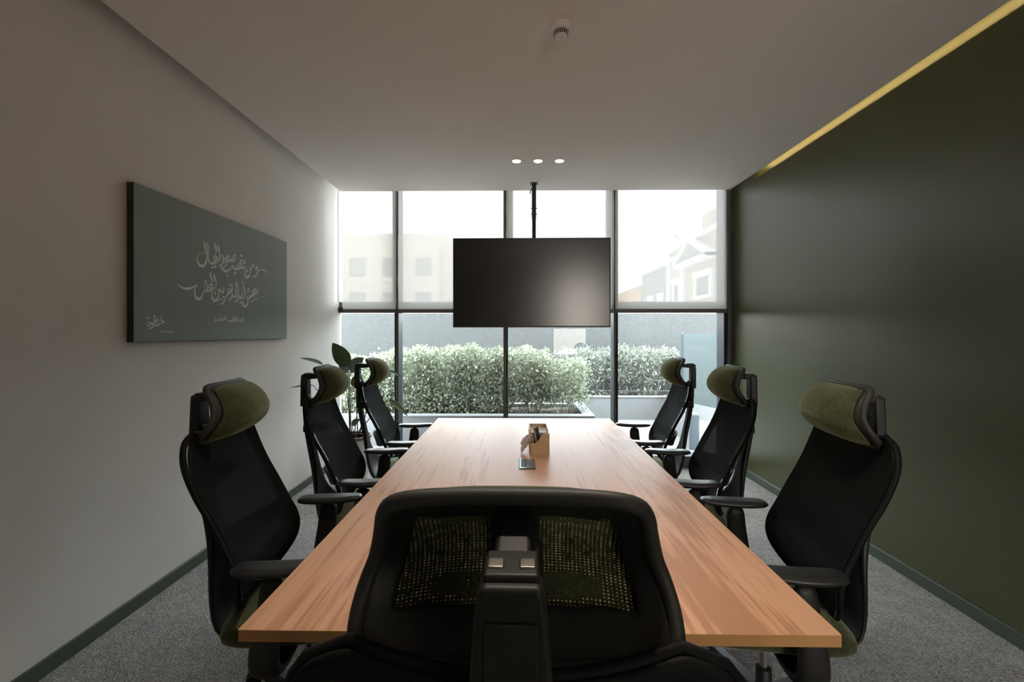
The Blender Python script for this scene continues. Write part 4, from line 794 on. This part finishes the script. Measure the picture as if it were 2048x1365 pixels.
# ================================================================ PLANT
px, py = -1.50, 4.10
t = thing('potted_plant', (px, py, 0), 'tall leafy potted plant with long stems by the left wall and window', 'plant')
MB().lathe((0, 0, 0), [(.11, 0), (.125, .02), (.155, .40), (.158, .42), (.148, .42), (.143, .39), (.01, .385)], 32).build('pot', 'pot', t, smooth=True)
MB().lathe((0, 0, 0), [(.150, .415), (.163, .415), (.163, .440), (.150, .440), (.150, .415)], 32).build('pot_rim', 'pot_rim', t)
MB().lathe((0, 0, 0), [(.145, .38), (.143, .40), (.01, .405)], 24).build('soil', 'soil', t)
def leaf(name, base, tip, width, m, normal, fold=.15, droop=.0):
    base, tip = Vector(base), Vector(tip); ax = tip - base; Ln = ax.length; ax.normalize(); nn = Vector(normal); side = ax.cross(nn).normalized(); nn = side.cross(ax).normalized()
    def f(u, v):
        wv = math.sin(math.pi * min(1, (v * .97 + .03)) ** .8) ** .8 * width / 2 if v < 1 else 0.0005
        a = 2 * u - 1
        return base + ax * Ln * v + side * a * wv + nn * (abs(a) * wv * fold * 2 - droop * Ln * v * v)
    return MB().grid(f, 6, 12).build(name, m, t, smooth=True, mods=[('solid', .0012)], recalc=False)
# leaves given relative to the pot: (stem foot, leaf base, tip, width, material, normal)
LV = LEAFSPEC
for b0, lb, tip, wd, mt, nn, dr in LV:
    b0, lb_, tp = Vector(b0), Vector(lb), Vector(tip)
    mid = (b0 + lb_) / 2 + Vector((rnd.uniform(-.01, .01), 0, .03))
    MB().tube([b0 + (lb_ - b0) * k / 8 + Vector((0, 0, 0)) + (mid - (b0 + lb_) / 2) * (4 * (k / 8) * (1 - k / 8)) for k in range(9)], [.006 - .0035 * k / 8 for k in range(9)], 6).build('stem', 'stem', t, smooth=True)
    leaf('leaf', lb_, tp, wd, mt, nn, droop=dr)

# ================================================================ OUTSIDE
struct(box('ground', (-14, YG + .02, -.15), (14, 9.5, -.02), 'paving'))
gw = struct(box('wall_garden', (-14, 8.25, -.1), (14, 8.45, 1.722), 'render'), 'rough grey rendered garden wall')
# planters
def planter(name, x0, x1, y0, y1, ztop, lab):
    p = thing(name, ((x0 + x1) / 2, y0, 0), lab, 'planter', 'white masonry planters outside'); h = (x1 - x0) / 2; d_ = y1 - y0
    MB().box((-h, 0, -.1), (h, .12, ztop)).box((-h, d_ - .12, -.1), (h, d_, ztop)).box((-h, .12, -.1), (-h + .12, d_ - .12, ztop)).box((h - .12, .12, -.1), (h, d_ - .12, ztop)).build('planter_wall', 'planter', p)
    MB().box((-h - .01, -.01, ztop), (h + .01, .14, ztop + .02)).box((h - .13, .14, ztop), (h + .01, d_, ztop + .02)).build('coping', 'planter', p, mods=[('bevel', .004, 2)])
    MB().grid(lambda u, v: (-h + .12 + (2 * h - .24) * u, .12 + (d_ - .24) * v, ztop - .05 + .02 * math.sin(u * 40) * math.sin(v * 9)), 30, 6).build('planting_soil', 'soil', p)
    return p
planter('planter', -3.6, .93, 5.58, 6.75, .33, 'low white planter outside in front of the television, holding the dense hedge')
planter('planter', .75, 7.0, 7.28, 8.24, .33, 'low white planter along the garden wall on the right, holding feathery shrubs')

def foliage(name, n, boxf, size, aspect, m, parent, seed, upright=.3):
    rr_ = random.Random(seed); V = []; F = []
    for _ in range(n):
        c = boxf(rr_)
        if c is None: continue
        d1 = Vector((rr_.gauss(0, 1), rr_.gauss(0, 1) - .3, rr_.gauss(0, 1) + upright)).normalized()
        d2 = d1.cross(Vector((rr_.gauss(0, 1), rr_.gauss(0, 1), rr_.gauss(0, 1)))).normalized()
        s = size * rr_.uniform(.6, 1.25); w_ = s * aspect; k = len(V)
        V += [tuple(c), tuple(c + d1 * s * .5 + d2 * w_), tuple(c + d1 * s), tuple(c + d1 * s * .5 - d2 * w_)]; F.append((k, k + 1, k + 2, k + 3))
    me = bpy.data.meshes.new(name); me.from_pydata(V, [], F); me.materials.append(M[m]); o = bpy.data.objects.new(name, me); C.objects.link(o); o.parent = parent; o['kind'] = 'stuff'; return o
def hnoise(x, s=1.0): return .5 + .5 * math.sin(x * 3.1 * s + 1.3) * math.sin(x * 7.7 * s + .4)
def shrub(x, y, rx, ry, z0, z1, n, seed, lab, cat_group, m='hedge_leaf', size=.047, aspect=.30, stems=5, up=.3, trunk=.25):
    t = thing('garden_shrub', (x, y, z0), lab, 'shrub', cat_group); h = z1 - z0
    rs = random.Random(seed)
    def f(r_):
        v = Vector((r_.uniform(-1, 1), r_.uniform(-1, 1), r_.uniform(0, 1)))
        c = Vector((v.x * rx * 1.15, v.y * ry, v.z * h * 1.03))
        top = h * (.90 + .09 * hnoise(c.x + x, 1.7) + .05 * hnoise(c.x * 3 + c.y * 5 + seed, 2.3)) * (1 - .10 * abs(v.y) ** 4)
        if c.z > top: return None
        depth = min((top - c.z) / h, (1 - abs(v.y)) * .5) + .25 * math.sin(c.x * 23 + seed) * math.sin(c.z * 27 + c.y * 11)
        if depth > .22 and r_.random() < .65: return None
        if c.z < h * trunk and r_.random() < .85: return None
        if abs(v.x) > .85 and r_.random() < .5: return None
        return c
    foliage('foliage', n, f, size, aspect, m, t, seed + 1, up)
    for k in range(stems):
        bx, by = rs.uniform(-.75, .75) * rx, rs.uniform(-.5, .5) * ry; tx = bx + rs.uniform(-.12, .12)
        MB().tube([(bx, by, -.03), (bx * .5 + tx * .5 + rs.uniform(-.03, .03), by, h * .3), (tx, by, h * .62)], [.008, .006, .003], 5).build('woody_stem', 'twig', t)
    return t
G1 = 'bushes forming the dense hedge'; G2 = 'feathery shrubs along the garden wall'
hx = [(-3.05, 1.03), (-2.55, 1.02), (-2.05, 1.05), (-1.5, 1.15), (-1.0, 1.2), (-.5, 1.19), (0.0, 1.17), (.5, 1.08)]
nm1 = ['leftmost hedge bush, mostly behind the plant leaves', 'hedge bush seen through the left pane behind the far left chair', 'pale leafy hedge bush just left of the first mullion', 'leafy hedge bush just right of the first mullion', 'tall full hedge bush left of the narrow mullion under the television', 'dense hedge bush directly at the narrow mullion under the television', 'dense hedge bush behind the bamboo tissue box', 'low right end bush of the dense hedge with bare stems']
for i, (x, zt) in enumerate(hx):
    shrub(x, 6.15, .38, .36, .30, zt + (.0 if i < 7 else -.05), 11500, 20 + i, nm1[i], G1, trunk=.02 if i < 6 else .22)
rx_ = [(1.0, 1.10), (1.45, 1.13), (1.9, 1.15), (2.35, 1.12), (2.9, 1.10), (3.5, 1.02), (4.1, 1.0)]
nm2 = ['feathery shrub against the wall, leftmost of its row behind the hedge end', 'feathery shrub seen just left of the thick black mullion', 'feathery shrub just right of the thick black mullion', 'feathery shrub behind the far right chair headrest', 'shrub beside the glass balustrade post', 'shrub blurred behind the glass balustrade', 'outermost shrub at the right end of the garden wall']
for i, (x, zt) in enumerate(rx_):
    shrub(x, 7.76, .34, .28, .30, zt, 4200, 60 + i, nm2[i], G2, 'bamboo_leaf', .085, .13, 6, .0, trunk=.3)

# glass balustrade on a low wall
t = thing('glass_balustrade', (2.08, 5.42, 0), 'frameless glass balustrade on a low white wall outside right', 'balustrade')
dirv = Vector((.16, 1, 0)); ang = math.atan2(dirv.y, dirv.x)
mt_ = Matrix.Rotation(ang, 4, 'Z')
MB().box((0, -.05, -.1), (1.75, .05, .38), mt_).build('low_wall', 'planter', t)
MB().box((-.02, -.055, -.02), (0, .055, .39), mt_).box((0, -.055, .38), (1.75, .055, .395), mt_).build('metal_trim', 'frame', t)
m2 = Matrix.Translation(Vector((.48, 1.75, 0))) @ Matrix.Rotation(math.atan2(-1.70, .55), 4, 'Z')
MB().box((0.02, -.006, .30), (1.78, .006, 1.355), m2).build('balustrade_pane', 'balustrade_glass', t)
MB().box((-.02, -.02, .30), (.02, .02, 1.37), m2).build('balustrade_post', 'frame', t)

# left building
t = thing('apartment_building', (-8, 25, 0), 'plain beige building with small square windows, seen through the left blinds', 'building')
bx0, bx1, zt = -6.5, 4.07, 6.85
MB().box((bx0 - 3, 0, -.2), (bx1, 9, 6.6)).build('facade', 'bld_cream', t)
MB().box((bx0 - 3, -.05, 6.6), (bx1 + .05, 9, 6.85)).build('parapet', 'bld_cream', t)
MB().box((2.6, .5, 6.85), (3.0, 1.0, 6.95)).build('roof_vent', 'bld_grey', t)
for xx in (-3.15, -1.25, .6, 2.42, -5.0):
    for z0 in (4.55, 2.65):
        f = MB().box((xx - .02, -.06, z0 - .02), (xx + .80, .02, z0)).box((xx - .03, -.06, z0 + .85), (xx + .80, .02, z0 + .93)).box((xx - .06, -.06, z0 - .02), (xx, .02, z0 + .93)).build('window', 'bld_shade', t)  # top and left strips paint the shadow lines of the window reveal
        MB().box((xx, -.03, z0), (xx + .78, -.01, z0 + .85)).build('pane', 'bld_glass', f)
MB().tube([(3.78, -.08, 0), (3.78, -.08, 6.1)], .04, 6).build('drain_pipe', 'pipe_red', t)
# right building, its front running away from the window
t = thing('gabled_building', (9, 20, 0), 'ornate cream building with triangular gable, seen through the right blind', 'building')
MB().box((0, -1.5, 0), (8, 7.5, 6.05)).build('facade', 'bld_cream', t)
MB().box((0, 7.5, 0), (8, 13.2, 5.5)).build('side_wing', 'bld_grey', t)
MB().box((-.25, -1.5, 6.05), (8, 7.6, 6.27)).build('cornice', 'bld_white', t, label='white moulded cornice'); MB().box((-.2, 4.5, 5.5), (8, 13.3, 5.67)).build('cornice', 'bld_white', t)
MB().box((.3, -2, 6.27), (8, 3.2, 7.3)).build('upper_band', 'bld_peach', t)
MB().box((1.2, -3, 7.3), (8, 3.4, 12)).build('tower', 'bld_grey', t)
MB().prism([(.7, 4.9), (4.9, 4.9), (2.8, 5.86)], 'x', -.45, 0).build('gable', 'bld_grey', t)
gm = MB()
for a, b_ in (((.5, 4.86), (2.8, 5.92)), ((2.8, 5.92), (5.1, 4.86)), ((.5, 4.86), (5.1, 4.86))):
    gm.prism([(a[0], a[1]), (b_[0], b_[1]), (b_[0], b_[1] + .16), (a[0], a[1] + .16)], 'x', -.6, 0)
gm.build('gable_moulding', 'bld_white', t)
for yy in (4.6, 6.9): MB().box((-.15, yy, 0), (0, yy + .45, 5.0 if yy < 6 else 6.0)).build('pilaster', 'bld_white', t)
for y0, y1, z0, z1 in ((1.4, 2.9, 3.2, 4.1), (5.45, 6.1, 3.2, 4.1)):
    f = MB().box((-.16, y0 - .35, z0 - .15), (0, y1 + .35, z0)).box((-.16, y0 - .35, z1), (0, y1 + .35, z1 + .3)).box((-.12, y0 - .3, z0), (0, y0, z1)).box((-.12, y1, z0), (0, y1 + .3, z1)).build('window', 'bld_white', t)
    MB().box((-.03, y0, z0), (-.01, y1, z1)).build('pane', 'bld_glass', f)
for y0 in (8.2, 10.4): 
    f = MB().box((-.1, y0, 2.2), (0, y0 + 1.2, 3.9)).build('window', 'bld_white', t); MB().box((-.12, y0 + .45, 2.6), (-.1, y0 + .75, 3.2)).build('pane', 'bld_shade', f)
MB().tube([(0, 5.5, 6.1), (-.4, 4.4, 6.4), (-.9, 3.9, 6.5)], .035, 6).build('lamp_arm', 'bld_grey', t)
o = box('orange_building', (9, 33.5, 0), (17, 46, 4.9), 'bld_orange'); tag(o, 'low orange building far behind the gabled one', 'building')
